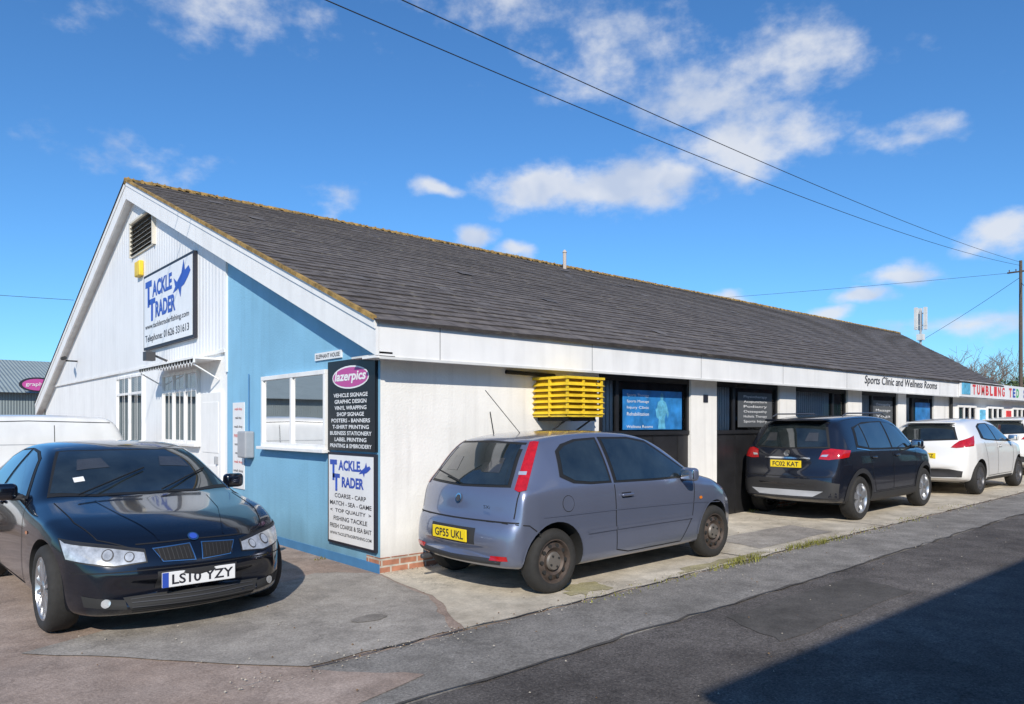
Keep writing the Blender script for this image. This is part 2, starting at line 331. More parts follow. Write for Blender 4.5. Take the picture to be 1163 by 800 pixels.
box('fascia',-.16,XE+.1,-.25,-.21,2.30,2.665,M['white_paint'],B)
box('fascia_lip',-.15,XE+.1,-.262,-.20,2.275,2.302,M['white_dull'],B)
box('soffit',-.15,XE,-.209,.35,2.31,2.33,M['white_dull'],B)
for i in range(16): box('fascia_joint',.6+i*2.44,.606+i*2.44,-.2525,-.249,2.30,2.66,M['pgrey'],B)
def barge(name,ya,za,yb,zb,x0,x1,dep,m,drop=0):
    vs=[]
    for x in(x0,x1):
        vs+=[(x,ya,za-drop),(x,yb,zb-drop),(x,yb,zb-drop-dep),(x,ya,za-drop-dep)]
    return mk(name,vs,[(0,1,2,3),(4,7,6,5),(0,4,5,1),(3,2,6,7),(0,3,7,4),(1,5,6,2)],m,B)
barge('barge_board',EY,EZ,RY,RZ,-.20,-.165,.375,M['white_paint'])
barge('barge_board_far',RY,RZ,FY,FZ,-.20,-.165,.375,M['white_paint'])
barge('barge_trim',EY,EZ,RY,RZ,-.215,-.2,.10,M['white_paint'])
barge('barge_trim_far',RY,RZ,FY,FZ,-.215,-.2,.10,M['white_paint'])
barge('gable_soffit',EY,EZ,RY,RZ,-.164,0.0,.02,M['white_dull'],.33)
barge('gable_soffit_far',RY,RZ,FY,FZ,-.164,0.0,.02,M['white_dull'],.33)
box('eave_return',-.2,.03,-.25,.03,2.285,2.31,M['white_paint'],B)
def roof():
    vs=[];fs=[];uvs=[]
    def q(pts,uv): 
        b=len(vs); vs.extend(pts); fs.append((b,b+1,b+2,b+3)); uvs.extend(uv)
    n=42; c=(RY-EY)/n
    def xend(y): return 20+(38-20)*(y-EY)/(RY-EY)
    for i in range(n):
        y0=EY-.05+c*i if i==0 else EY+c*i; y1=EY+c*(i+1)
        z0=EZ+(y0-EY)*sl+.016; z1=EZ+(y1-EY)*sl+.004
        xa,xb=xend(y0),xend(y1); s=.252
        N=60
        for k in range(N):
            a0=-.23+(xa+.23)*k/N;a1=-.23+(xa+.23)*(k+1)/N;b0=-.23+(xb+.23)*k/N;b1=-.23+(xb+.23)*(k+1)/N
            j=[.003*math.sin(a*3.1+i*1.7)+.003*math.sin(a*9.7+i*3.1)+.012*math.sin(a*.45+i*.15) for a in(a0,a1,b0,b1)]
            q([(a0,y0,z0+j[0]),(a1,y0,z0+j[1]),(b1,y1,z1+j[3]),(b0,y1,z1+j[2])],[(a0,i*s),(a1,i*s),(b1,(i+1)*s),(b0,(i+1)*s)])
            q([(a0,y0,z0-.03),(a1,y0,z0-.03),(a1,y0,z0+j[1]),(a0,y0,z0+j[0])],[(a0,i*s)]*4)
    q([(-.23,RY,RZ+.02),(38,RY,RZ+.02),(38,FY,FZ+.02),(-.23,FY,FZ+.02)],[(0,0),(38,0),(38,11),(0,11)])
    q([(-.23,EY,EZ-.0),(-.23,RY,RZ-.0),(-.23,RY,RZ+.03),(-.23,EY,EZ+.03)],[(0,0)]*4)
    q([(-.23,RY,RZ),(-.23,FY,FZ),(-.23,FY,FZ+.03),(-.23,RY,RZ+.03)],[(0,0)]*4)
    o=mk('slate_roof',vs,fs,M['slate'],B); me=o.data; ul=me.uv_layers.new(name='UVMap')
    for i,l in enumerate(me.loops): ul.data[i].uv=uvs[i]
roof()
b=MB()
for _ in range(45):
    x=random.uniform(0,19); y=random.uniform(.3,9.2); z=rz(y)+.04; w=.3; r=random.uniform(-.05,.05)
    b.add([(x,y,z-.02),(x+w,y+r,z-.02),(x+w,y+.22,z+.070),(x,y+.22,z+.070)],[(0,1,2,3)])
b.make('slipped_slates',mat('slate_single',(.125,.11,.10),.7,var=.45,vs=2),B)
b=MB()
for i in range(128):
    x=-.23+i*.3; dz=random.uniform(-.008,.008)
    b.tube((x,RY,RZ-.01+dz),(x+.29,RY,RZ-.01+dz),.075,.07,8)
for _ in range(700):
    x=random.uniform(-.2,24); y=RY-abs(random.gauss(0,.14)); z=rz(y)+.03; r=random.uniform(.01,.04)
    b.add([(x-r,y-r,z),(x+r,y-r,z),(x+r,y+r,z+r),(x-r,y+r,z+r),(x,y,z+r*1.6)],[(0,1,4),(1,2,4),(2,3,4),(3,0,4)])
b.make('ridge_tiles',M['ridge'],B,True)
barge('verge_moss',EY,EZ+.035,RY,RZ+.035,-.24,-.19,.045,M['ridge'])
box('flat_roof',18,XE,-.2,20,2.56,2.6,M['dgrey'],B)
b=MB();b.tube((11.9,9.1,6.3),(11.9,9.1,6.85),.055);b.tube((11.9,9.1,6.85),(11.9,9.1,6.93),.075,.03);b.make('roof_vent_pipe',mat('vent_clay',(.5,.42,.36),.8),B)
def gwin(name,y0,y1,z0,z1,div=2,trans=True,bars=0):
    f=.055; b=MB()
    b.box(-.06,-.002,y0,y1,z1-f,z1);b.box(-.06,-.002,y0,y1,z0,z0+f);b.box(-.058,-.002,y0,y0+f,z0+f,z1-f);b.box(-.058,-.002,y1-f,y1,z0+f,z1-f)
    for i in range(1,div):
        y=y0+(y1-y0)*i/div; b.box(-.056,-.004,y-.03,y+.03,z0+f,z1-f)
    if trans:
        zt=z1-(z1-z0)*.27; b.box(-.052,-.004,y0+f,y1-f,zt-.025,zt+.025)
    for i in range(bars):
        y=y0+f+(y1-y0-2*f)*(i+.5)/bars; b.box(-.075,-.068,y-.004,y+.004,z0,z1)
    b.box(-.11,0,y0-.04,y1+.04,z0-.04,z0)
    b.make(name+'_frame',M['white_paint'],B,bevel=.004)
    mk(name+'_glass',[(-.03,y0,z0),(-.03,y1,z0),(-.03,y1,z1),(-.03,y0,z1)],[(0,1,2,3)],M['glass'],B)
    mk(name+'_interior',[(-.006,y0,z0),(-.006,y1,z0),(-.006,y1,z1),(-.006,y0,z1)],[(0,1,2,3)],M['inside'],B)
gwin('window_a',1.16,3.06,1.30,2.25,2,False)
b=MB()
for i in range(16):
    y=1.26+i*.112
    b.box(-.016,-.012,y,y+.026,1.36,2.2)
for z in(1.62,1.93): b.box(-.0175,-.0165,1.22,3.0,z,z+.014)
b.make('window_a_security_bars',M['white_dull'],B)
gwin('window_b',5.72,7.68,1.27,2.52,3,True,6)
gwin('window_c',8.98,11.05,1.2,2.62,2,True,4)
b=MB();b.box(-.05,0,4.62,5.55,0,2.1,0);b.box(-.058,-.05,4.72,5.45,1.15,1.95,0);b.box(-.058,-.05,4.72,5.45,.15,.95,0);b.box(-.10,-.05,4.74,4.78,.98,1.10,1)
b.make('entrance_door',[M['white_paint'],M['grey']],B,bevel=.006)
b=MB();b.box(-.42,0,4.75,7.75,2.60,2.63);b.box(-.42,-.39,4.75,7.75,2.54,2.60)
for i in range(20): 
    y=4.75+i*.15; b.add([(-.42,y,2.60),(-.42,y+.15,2.60),(-.42,y+.075,2.47)],[(0,1,2)])
b.tube((-.40,4.8,2.52),(-.02,4.8,2.3),.012);b.tube((-.40,7.7,2.52),(-.02,7.7,2.3),.012)
b.make('entrance_canopy',M['white_paint'],B)
b=MB();b.box(-.06,-.03,8.15,9.75,5.02,5.06,0);b.box(-.045,-.035,8.15,9.75,5.05,5.70,1)
for i in range(7):
    z=5.08+i*.09; b.add([(-.05,8.15,z+.05),(-.05,9.75,z+.05),(-.10,9.75,z),(-.10,8.15,z)],[(0,1,2,3)],0)
b.box(-.1,-.03,8.12,8.17,5.02,5.72,0);b.box(-.1,-.03,9.73,9.78,5.02,5.72,0);b.box(-.1,-.03,8.12,9.78,5.7,5.74,0)
b.make('louvre_vent',[mat('louvre',(.62,.58,.50),.7),M['black']],B)
box('alarm_box',-.12,-.03,8.95,9.3,4.55,4.85,M['yellow'],B,.02)
b=MB();b.tube((-.03,15.2,3.25),(-.3,15.2,3.25),.02);b.tube((-.3,15.3,3.33),(-.42,14.9,3.28),.05);b.make('security_camera',M['blackm'],B)
b=MB();b.tube((-.03,7.4,2.75),(-.28,7.4,2.85),.02);b.box(-.42,-.26,7.3,7.5,2.74,2.9);b.make('floodlight',M['dgrey'],B)
b=MB();b.tube((-.015,3.6,1.5),(-.015,3.6,2.32),.008);b.make('wall_cable',M['dblue'],B)
box('post_box',-.14,-.002,3.42,3.72,1.12,1.5,M['grey'],B,.02)
b=MB();b.box(-.015,-.002,3.78,4.22,.65,1.92);b.make('notice_board',M['signw'],B)
for i in range(9):
    w=random.uniform(.22,.38); text('notice_text','PARKING' if i==3 else 'retail shop',(-.017,4.0,1.82-i*.13),w,.05,M['tred'] if i%3==0 else M['tdark'],B,AG,.01)
b=MB();b.box(-.10,-.04,5.74,8.69,3.03,4.47,0);b.box(-.105,-.1,5.79,8.64,3.08,4.42,1);b.make('shop_sign_panel',[M['tdark'],M['signw']],B)
def T(s,y,z,w,h,m,bold=0,sh=0): return text('sign_lettering',s,(-.108,y,z),w,h,m,B,AG,bold,sh)
T('T',8.33,4.08,.42,.5,M['tblue'],.05);T('ACKLE',7.48,4.14,1.2,.30,M['tblue'],.04)
T('T',8.1,3.76,.42,.42,M['tblue'],.05);T('RADER',7.28,3.74,1.2,.30,M['tblue'],.04)
T('www.tackletraderfishing.com',7.25,3.45,2.6,.13,M['tdark'],.01);T('Telephone: 01626 331613',7.25,3.22,2.6,.17,M['tdark'],.012)
def fish(cx,cy,cz,s,m,name):
    pts=[(-1,-.25),(-.7,-.05),(-.9,.3),(-.5,.1),(0,.35),(.25,.8),(.4,.4),(.8,.5),(1,.3),(.7,.1),(.3,-.1),(0,-.15),(-.1,-.5),(-.35,-.15),(-.6,-.2)]
    mk(name,[(cx,cy-s*a,cz+s*q) for a,q in pts],[tuple(range(len(pts)))],m,B)
fish(-.1085,6.35,4.02,.48,M['tblue'],'fish_emblem')
b=MB();b.box(-.04,-.002,.04,1.12,1.30,2.33,0);b.make('sign_black_panel',[M['signb']],B)
mk('oval_emblem',[(-.0425,.58+.42*math.cos(t*.2618),2.13+.13*math.sin(t*.2618)) for t in range(24)],[tuple(range(24))],M['twhite'],B)
mk('oval_emblem_inner',[(-.044,.58+.40*math.cos(t*.2618),2.13+.112*math.sin(t*.2618)) for t in range(24)],[tuple(range(24))],M['pink'],B)
text('sign_lettering','lazerpics',(-.046,.58,2.13),.72,.14,M['twhite'],B,AG,.03,.2)
for i,s in enumerate(['VEHICLE SIGNAGE','GRAPHIC DESIGN','VINYL WRAPPING','SHOP SIGNAGE','POSTERS - BANNERS','T-SHIRT PRINTING','BUSINESS STATIONERY','LABEL PRINTING','PRINTING & EMBROIDERY']):
    text('sign_lettering',s,(-.043,.58,1.93-i*.072),min(.95,.052*len(s)),.045,M['twhite'],B,AG,.02)
b=MB();b.box(-.04,-.002,.04,1.12,.22,1.275,0);b.box(-.043,-.04,.07,1.09,.25,1.245,1);b.make('sign_white_panel',[M['tdark'],M['signw']],B)
text('sign_lettering','T',(-.045,.97,1.07),.17,.24,M['tblue'],B,AG,.05);text('sign_lettering','ACKLE',(-.045,.6,1.13),.5,.12,M['tblue'],B,AG,.04)
text('sign_lettering','T',(-.045,.9,.93),.17,.2,M['tblue'],B,AG,.05);text('sign_lettering','RADER',(-.045,.52,.94),.5,.12,M['tblue'],B,AG,.04)
fish(-.0455,.25,1.08,.13,M['tblue'],'fish_emblem')
for i,s in enumerate(['COARSE - CARP','MATCH - SEA - GAME','<  TOP QUALITY  >','FISHING TACKLE','FRESH COARSE & SEA BAIT','WWW.TACKLETRADERFISHING.COM']):
    text('sign_lettering',s,(-.045,.58,.78-i*.088),min(.95,.055*len(s)),.05 if i<5 else .035,M['tdark'],B,AG,.015)
b=MB();b.box(-.02,-.002,.83,1.5,2.37,2.46,0);b.make('street_name_plate',M['signw'],B)
text('sign_lettering','ELEPHANT HOUSE',(-.022,1.165,2.415),.6,.05,M['tdark'],B,AG,.015)
def bay(x0,x1,split,z0=1.47,z1=2.22):
    b=MB()
    b.box(x0,x1,.06,.14,0,z0-.03,0)
    for k in range(int((x1-x0)/.6)+1):
        xx=x0+k*.6; b.box(xx,xx+.02,.05,.06,.05,z0-.05,1)
    b.box(x0,x1,.03,.14,z0-.03,z0+.03,1); b.box(x0,x1,.04,.14,z1,2.31,1)
    for xx in(x0,split-.03,x1-.05): b.box(xx,xx+.06,.04,.13,z0,z1,1)
    b.make('window_bay_frame',[M['black'],M['black']],B)
    mk('bay_interior',[(x0,.13,z0),(x1,.13,z0),(x1,.13,z1),(x0,.13,z1)],[(0,1,2,3)],M['inside'],B)
    mk('bay_glass',[(x0,.07,z0),(x1,.07,z0),(x1,.07,z1),(x0,.07,z1)],[(0,1,2,3)],M['glass'],B)
    b=MB(); x=x0+.06
    while x<split-.08: b.box(x,x+.06,.10,.105,z0,z1,0); x+=.075
    b.make('window_blinds',M['signw'],B)
bay(3.5,5.58,3.88)
b=MB();b.box(4.02,5.42,.062,.066,1.52,2.1,0);b.make('window_poster',M['poster'],B)
def fig(cx,z0,s,m):
    pts=[(-.16,0),(-.13,.25),(-.22,.30),(-.27,.52),(-.20,.56),(-.17,.70),(-.05,.76),(-.06,.80),(-.07,.90),(0,.97),(.07,.90),(.06,.80),(.05,.76),(.17,.70),(.24,.56),(.30,.40),(.25,.28),(.19,.44),(.12,.25),(.15,0)]
    mk('poster_figure',[(cx+x*s,.060,z0+z*s) for x,z in pts],[tuple(range(len(pts)))],m,B)
fig(4.92,1.53,.57,M['poster2'])
for i,s in enumerate(['Sports Therapy','Sports Massage','Injury Clinic','Rehabilitation']): text('poster_text',s,(4.36,.059,2.02-i*.09),.5,.05,M['twhite'],B)
text('poster_text','Wellness Rooms',(4.40,.059,1.565),.6,.04,M['twhite'],B)
bay(6.3,8.26,6.85)
b=MB();b.box(7.0,8.1,.062,.066,1.55,2.15,0);b.make('window_poster_dark',M['pgrey'],B)
for i,s in enumerate(['Physiotherapy','Acupuncture','Podiatry','Osteopathy','Holistic Therapy','Sports Injury']): text('poster_text',s,(7.55,.059,2.07-i*.085),.75,.055,M['twhite'],B)
bay(8.86,10.95,10.4)
bay(11.6,13.45,12.2); b=MB();b.box(12.3,13.3,.062,.066,1.6,2.12,0);b.make('window_poster_dark',M['pgrey'],B)
for i,s in enumerate(['Osteopathy','Massage','Yoga']): text('poster_text',s,(12.8,.059,2.03-i*.13),.75,.07,M['twhite'],B)
bay(13.9,15.6,14.4); b=MB();b.box(14.6,15.5,.062,.066,1.6,2.12,0);b.make('window_poster',M['poster'],B)
def fwin(x0,x1,z0,z1,m):
    b=MB();f=.06
    b.box(x0,x1,-.05,0,z0,z0+f);b.box(x0,x1,-.05,0,z1-f,z1)
    n=3
    for i in range(n+1):
        x=x0+(x1-x0-f)*i/n; b.box(x,x+f,-.048,-.002,z0+f,z1-f)
    b.box(x0-.05,x1+.05,-.1,0,z0-.05,z0)
    b.make('front_window_frame',m,B)
    mk('front_window_interior',[(x0,-.004,z0),(x1,-.004,z0),(x1,-.004,z1),(x0,-.004,z1)],[(0,1,2,3)],M['inside'],B)
    mk('front_window_glass',[(x0,-.02,z0),(x1,-.02,z0),(x1,-.02,z1),(x0,-.02,z1)],[(0,1,2,3)],M['glass'],B)
for i,x in enumerate([17.1,19.4,21.7,24.2,27,30,33]): fwin(x,x+1.4,1.15,2.1,M['white_paint'])
for i,x in enumerate([18.9,21.2]): 
    b=MB();b.box(x,x+.4,-.03,0,1.0,2.0);b.make('wall_poster',M['tred'] if i else M['poster2'],B)
b=MB();b.tube((16.6,-.05,-.05),(16.6,-.05,2.3),.04);b.tube((23.6,-.05,-.05),(23.6,-.05,2.3),.04);b.make('downpipe',M['blackm'],B)
b=MB();b.tube((1.75,-.02,2.24),(2.5,-.1,2.22),.025);b.tube((6.9,-.0,2.24),(6.9,-.18,2.24),.03);b.make('soffit_bracket',M['blackm'],B)
text('fascia_lettering','Sports Clinic and Wellness Rooms',(13.1,-.256,2.49),3.9,.22,M['tdark'],B,AF,.012,.15)
b=MB();b.box(16.5,27,-.29,-.26,2.30,2.70);b.make('play_centre_sign',M['signw'],B)
x=17.5; cols=[M['tred'],M['tblue'],M['tgreen']]
for i,ch in enumerate("TUMBLING TED'S PLAYHOUSE"):
    if ch not in " '": text('sign_letter',ch,(x,-.294,2.5),.24,.26,cols[0] if i<8 else cols[i%3],B,AF,.04)
    x+=.34 if ch!=' ' else .3
box('sign_emblem',16.6,17.2,-.30,-.291,2.36,2.66,M['poster2'],B)
box('house_number',5.9,6.02,-.012,0,1.95,2.07,M['tdark'],B)
b=MB();b.tube((1.62,-.02,1.2),(1.5,-.02,1.75),.006);b.tube((2.75,-.6,2.1),(2.95,0,2.15),.01);b.make('wall_cable',M['blackm'],B)
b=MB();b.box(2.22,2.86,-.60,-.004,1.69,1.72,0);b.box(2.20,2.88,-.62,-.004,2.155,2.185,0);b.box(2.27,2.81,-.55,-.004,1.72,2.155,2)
for i in range(6):
    z=1.725+i*.07
    b.add([(2.2,-.62,z),(2.88,-.62,z),(2.83,-.56,z+.055),(2.26,-.56,z+.055)],[(0,1,2,3)],0)
    b.add([(2.2,-.62,z),(2.2,-.004,z),(2.26,-.004,z+.055),(2.26,-.56,z+.055)],[(0,3,2,1)],0)
    b.add([(2.88,-.62,z),(2.88,-.004,z),(2.83,-.004,z+.055),(2.83,-.56,z+.055)],[(0,1,2,3)],0)
for xx in(2.22,2.5,2.83): b.box(xx,xx+.03,-.605,-.58,1.70,2.17,0)
b.box(2.205,2.235,-.32,-.29,1.7,2.17,0)
b.box(2.3,2.34,-.55,-.0,1.64,1.69,1);b.box(2.74,2.78,-.55,-.0,1.64,1.69,1);b.tube((2.32,-.5,1.66),(2.32,-.01,1.4),.012,m=1);b.tube((2.76,-.5,1.66),(2.76,-.01,1.4),.012,m=1)
b.make('yellow_air_unit',[M['yellow'],M['blackm'],M['yellowd']],B)
# ------------------------------------------------------------ opposite building
W=root('brick_warehouse')
box('walls',-5.2,70,-24,-10.3,-.1,4.9,M['brick2'],W)
box('coping',-5.3,70.1,-24.1,-10.2,4.9,5.0,M['white_dull'],W)
for i in range(12):
    x=-2+i*5.5; b=MB(); b.box(x,x+2.4,-10.3,-10.27,1.2,2.6,0); b.box(x-.05,x+2.45,-10.26,-10.2,1.12,1.2,1)
    for k in range(4): b.box(x+k*.78,x+k*.78+.05,-10.27,-10.25,1.2,2.6,1)
    b.make('window',[M['cglass'],M['white_paint']],W)
# ------------------------------------------------------------ background
Sh=root('corrugated_shed')
box('wall',-30,9,31,52,-.1,3.0,M['shedw'],Sh)
mk('roof',[(-30.3,30.6,2.95),(9.3,30.6,2.95),(9.3,40,5.0),(-30.3,40,5.0)],[(0,1,2,3)],M['shedr'],Sh)
mk('roof_back',[(-30.3,52,2.95),(9.3,52,2.95),(9.3,40,5.0),(-30.3,40,5.0)],[(0,3,2,1)],M['shedr'],Sh)
mk('gable_panel',[(9,31,3),(9,52,3),(9,40,4.9)],[(0,1,2)],M['shedw'],Sh)
mk('oval_sign_outer',[(1.3+.7*math.cos(t*.2618),30.5,3.3+.32*math.sin(t*.2618)) for t in range(24)],[tuple(range(24))],M['tdark'],Sh)
mk('oval_sign_inner',[(1.3+.58*math.cos(t*.2618),30.48,3.3+.25*math.sin(t*.2618)) for t in range(24)],[tuple(range(24))],M['pink'],Sh)
text('sign_lettering','graphics',(1.3,30.46,3.3),.9,.2,M['twhite'],Sh)
twig=mat('tree_bark',(.15,.11,.085),.9,var=.3,vs=3)
def tree(name,loc,h,leaf=None,dens=6,seed=1):
    r=root(name,loc); b=MB(); rnd=random.Random(seed)
    tips=[]
    def br(p,d,l,rad,lev):
        q=p+d*l; b.tube(p,q,rad,rad*.6,5 if lev<2 else 3,cap=False)
        if lev>=dens-1: tips.append(q); return
        n=rnd.choice([2,3,3]) if lev else 5
        for i in range(n):
            v=Vector((rnd.uniform(-1,1),rnd.uniform(-1,1),rnd.uniform(-.2,.8))).normalized()
            br(q if i<2 else p+d*l*rnd.uniform(.5,1),(d*.9+v*.85).normalized(),l*rnd.uniform(.6,.82),max(rad*.55,.014),lev+1)
    br(Vector((0,0,-.3)),Vector((.03,.02,1)),h*.3,h*.018,0)
    b.make('trunk_and_branches',twig,r)
    if leaf:
        lb=MB()
        for q in tips:
            for _ in range(8):
                c=q+Vector((rnd.gauss(0,.3),rnd.gauss(0,.3),rnd.gauss(0,.25))); a=Vector((rnd.uniform(-1,1),rnd.uniform(-1,1),rnd.uniform(-1,1))).normalized()*.11; e=a.orthogonal()
                lb.add([c-a,c+e,c+a,c-e*.8],[(0,1,2,3)])
        lb.make('leaf_clumps',leaf,r)
for i,(x,y,h) in enumerate([(69,16.2,9.4),(74,16.4,9.8),(76.4,15.6,8.6),(72.4,12.8,9.4),(80,18.5,10.5),(66,13.2,8.2),(63,17.5,9.2),(84,16.5,10),(62,21.6,12)]): tree('bare_tree',(x,y,0),h,seed=i+3)
leaf=mat('evergreen',(.06,.09,.03),.8,var=.4,vs=2)
tree('evergreen_bush',(58,8.6,0),6.2,leaf,5,21); tree('evergreen_bush',(63,10.2,0),6.6,leaf,5,22)
Ma=root('phone_mast',(49.6,12.7,0)); b=MB(); b.tube((0,0,0),(0,0,9.3),.1,.07)
for i in range(3):
    a=i*2.09+.4; c=Vector((.32*math.cos(a),.32*math.sin(a),0)); b.box(c.x-.12,c.x+.12,c.y-.09,c.y+.09,8.0,9.5,1); b.tube((0,0,8.3),(c.x,c.y,8.3),.03);b.tube((0,0,9.1),(c.x,c.y,9.1),.03)
b.box(-.2,.2,-.2,.2,7.3,7.7,1); b.make('mast_and_antennas',[M['grey'],M['white_dull']],Ma)
P=root('telegraph_pole',(48.9,6.75,0)); b=MB(); b.tube((0,0,-.2),(0,0,11.6),.13,.085); b.box(-.06,.06,-.7,.7,10.9,10.98)
for y in(-.6,-.25,.25,.6): b.tube((0,y,11.0),(0,y,11.12),.03)
b.make('pole_and_crossarm',M['wood'],P)
def wire(name,pts,r,m=M['blackm']):
    cu=bpy.data.curves.new(name,'CURVE'); cu.dimensions='3D'; cu.bevel_depth=r; sp=cu.splines.new('POLY'); sp.points.add(len(pts)-1)
    for i,p in enumerate(pts): sp.points[i].co=(*p,1)
    cu.materials.append(m); o=bpy.data.objects.new(name,cu); COL.objects.link(o); return o
def catw(name,p,q,ext,c,r):
    p=Vector(p);q=Vector(q); pts=[]
    for i in range(61):
        s=ext*i/60; v=p+(q-p)*s; v.z+=c*s*(s-1); pts.append(v)
    wire(name,pts,r)
catw('overhead_cable',(48.9,6.75,11.3),(1.50,3.30,7.95),1.5,2.0,.009)
catw('overhead_cable',(48.9,6.75,11.5),(2.35,2.62,8.0),1.5,1.3,.009)
catw('overhead_cable',(48.9,6.75,10.9),(24,42,9.5),1.6,1.2,.010)
catw('overhead_cable',(48.9,6.75,10.6),(58,20,6),1,1,.012)
catw('overhead_cable',(48.9,6.75,10.3),(42,0.5,3.2),1,1,.014)
catw('overhead_cable',(-30,60,11),(4,38,8.2),1,1,.012)
# ------------------------------------------------------------ cars
def interp(p,x):
    if x<=p[0][0]: return p[0][1]
    for (a,b),(c,d) in zip(p,p[1:]):
        if x<=c: return b+(d-b)*(x-a)/(c-a)
    return p[-1][1]
def sst(t): t=max(0,min(1,t)); return t*t*(3-2*t)
def car_body(sp,name,loc,ang,pitch=0,scale=1):
    L,Wd,H=sp['L'],sp['W'],max(z for _,z in sp['top'])
    R=root(name,loc,(0,0,0)); R.rotation_mode='QUATERNION'; R.scale=(scale,)*3
    R.rotation_quaternion=(Matrix.Rotation(-pitch,3,'Y')@Matrix.Rotation(ang,3,'Z')).to_quaternion()
    xs=sorted(set(round(x,3) for k in('top','bot','wid') for x,_ in sp[k]))
    ys=[xs[0]]
    for x in xs[1:]:
        if x-ys[-1]>.018: ys.append(x)
    ys[-1]=L; xs=ys
    rings=[]
    for x in xs:
        zt=interp(sp['top'],x); zb=interp(sp['bot'],x); w=interp(sp['wid'],x)
        be=min(interp(sp['belt'],x),zt-.035); be=max(be,zb+.08)
        g=zt-be; fr=max(0,min(1,(g-.035)/(H-interp(sp['belt'],x)-.035)))
        wt=(.90*w)*(1-fr)+sp['wr']*fr; e=min(.065,.4*g); h=be-zb
        y7=.945*w; z7=be+.10*g
        pts=[(0,zb),(.6*w,zb),(.9*w,zb+.005),(.97*w,zb+min(.06,.2*h)),(1.0*w,zb+.38*h),(.998*w,zb+.72*h),(.975*w,be-.03*min(1,h*3)),(y7,z7)]
        y9,z9=wt,zt-e; pts+=[((y7+y9)/2+.018*fr,(z7+z9)/2),(y9,z9),(.92*y9,zt-.35*e),(.5*y9,zt-.04*e),(0,zt)]
        fx=sst((x-.5*L)/(.5*L)); rx=sst((.35*L-x)/(.35*L))
        ring=[]
        full=pts+[(-y,z) for y,z in pts[-2:0:-1]]
        for y,z in full:
            q=(abs(y)/Wd)**2.2; ring.append((x-sp['bf']*fx*q+sp['br']*rx*q,y,z))
        rings.append(ring)
    n=len(rings[0]); vs=[];fs=[]
    def inner(r,k,dx): 
        c=sum((Vector(p) for p in r),Vector())/len(r); return [tuple(c+(Vector(p)-c)*k+Vector((dx,0,0))) for p in r]
    rings=[inner(rings[0],.6,-.006)]+rings+[inner(rings[-1],.6,.006)]
    for r in rings: vs+=r
    for i in range(len(rings)-1):
        for j in range(n): fs.append((i*n+j,(i+1)*n+j,(i+1)*n+(j+1)%n,i*n+(j+1)%n))
    fs.append(tuple(range(n))); fs.append(tuple((len(rings)-1)*n+j for j in range(n))[::-1])
    o=mk('body',vs,fs,[sp['paint'],M['blackm']],None,True)
    s=o.modifiers.new('s','SUBSURF'); s.levels=2; s.render_levels=2
    dg=bpy.context.evaluated_depsgraph_get(); me=bpy.data.meshes.new_from_object(o.evaluated_get(dg))
    o.modifiers.clear(); o.data=me
    bm=bmesh.new(); bm.from_mesh(me); bmesh.ops.recalc_face_normals(bm,faces=bm.faces); bm.to_mesh(me)
    bvh=BVHTree.FromBMesh(bm); bm.free()
    cb=MB(); Ra=sp['R']+sp.get('gap',.05)
    for ax in sp['ax']:
        for sg in(-1,1):
            y0,y1=sg*(Wd-.30),sg*(Wd+.3)
            cb.tube((ax,y0,sp['R']+.015),(ax,y1,sp['R']+.015),Ra,Ra,40)
    c=cb.make('cutter',[M['blackm'],M['blackm']]); c.data.polygons.foreach_set('material_index',[1]*len(c.data.polygons))
    bm=bmesh.new(); bm.from_mesh(c.data); bmesh.ops.recalc_face_normals(bm,faces=bm.faces); bm.to_mesh(c.data); bm.free()
    md=o.modifiers.new('b','BOOLEAN'); md.operation='DIFFERENCE'; md.object=c; md.solver='EXACT'
    dg=bpy.context.evaluated_depsgraph_get(); me=bpy.data.meshes.new_from_object(o.evaluated_get(dg))
    o.modifiers.clear(); o.data=me; bpy.data.objects.remove(c)
    me.set_sharp_from_angle(angle=math.radians(40))
    o.parent=R
    return dict(R=R,bvh=bvh,sp=sp,L=L)
def hit(C,P,d,off):
    d=Vector(d).normalized(); P=Vector(P); loc,nor,i,ds=C['bvh'].ray_cast(P-d*3,d)
    if loc is None: loc,nor,i,ds=C['bvh'].find_nearest(P)
    if nor.dot(d)>0: nor=-nor
    return loc+nor*off
def patch(C,name,A,Bq,d,m,off=.004,k=4,nv=6):
    def sm(p):
        o=[]
        for i in range(len(p)-1):
            a=Vector(p[i]);b=Vector(p[i+1])
            for j in range(k): o.append(a.lerp(b,j/k))
        o.append(Vector(p[-1])); return o
    a=sm(A);b=sm(Bq);vs=[];n=len(a)
    for j in range(nv+1):
        for i in range(n): vs.append(hit(C,a[i].lerp(b[i],j/nv),d,off))
    fs=[(j*n+i,j*n+i+1,(j+1)*n+i+1,(j+1)*n+i) for j in range(nv) for i in range(n-1)]
    return mk(name,vs,fs,m,C['R'],True)
def side(C,name,bot,top,m,off=.004,k=4,nv=6,sides=(-1,1)):
    for s in sides: patch(C,name,[(x,s*1,z) for x,z in bot],[(x,s*1,z) for x,z in top],(0,-s,0),m,off,k,nv)
def front(C,name,bot,top,m,off=.004,mir=False,k=4,nv=5):
    for s in ((1,-1) if mir else (1,)): patch(C,name,[(C['L'],s*y,z) for y,z in bot],[(C['L'],s*y,z) for y,z in top],(-1,0,0),m,off,k,nv)
def rear(C,name,bot,top,m,off=.004,mir=False,k=4,nv=5):
    for s in ((1,-1) if mir else (1,)): patch(C,name,[(0,s*y,z) for y,z in bot],[(0,s*y,z) for y,z in top],(1,0,0),m,off,k,nv)
def top(C,name,a,b,m,off=.004,k=5,nv=8): patch(C,name,[(x,y,2) for x,y in a],[(x,y,2) for x,y in b],(0,0,-1),m,off,k,nv)
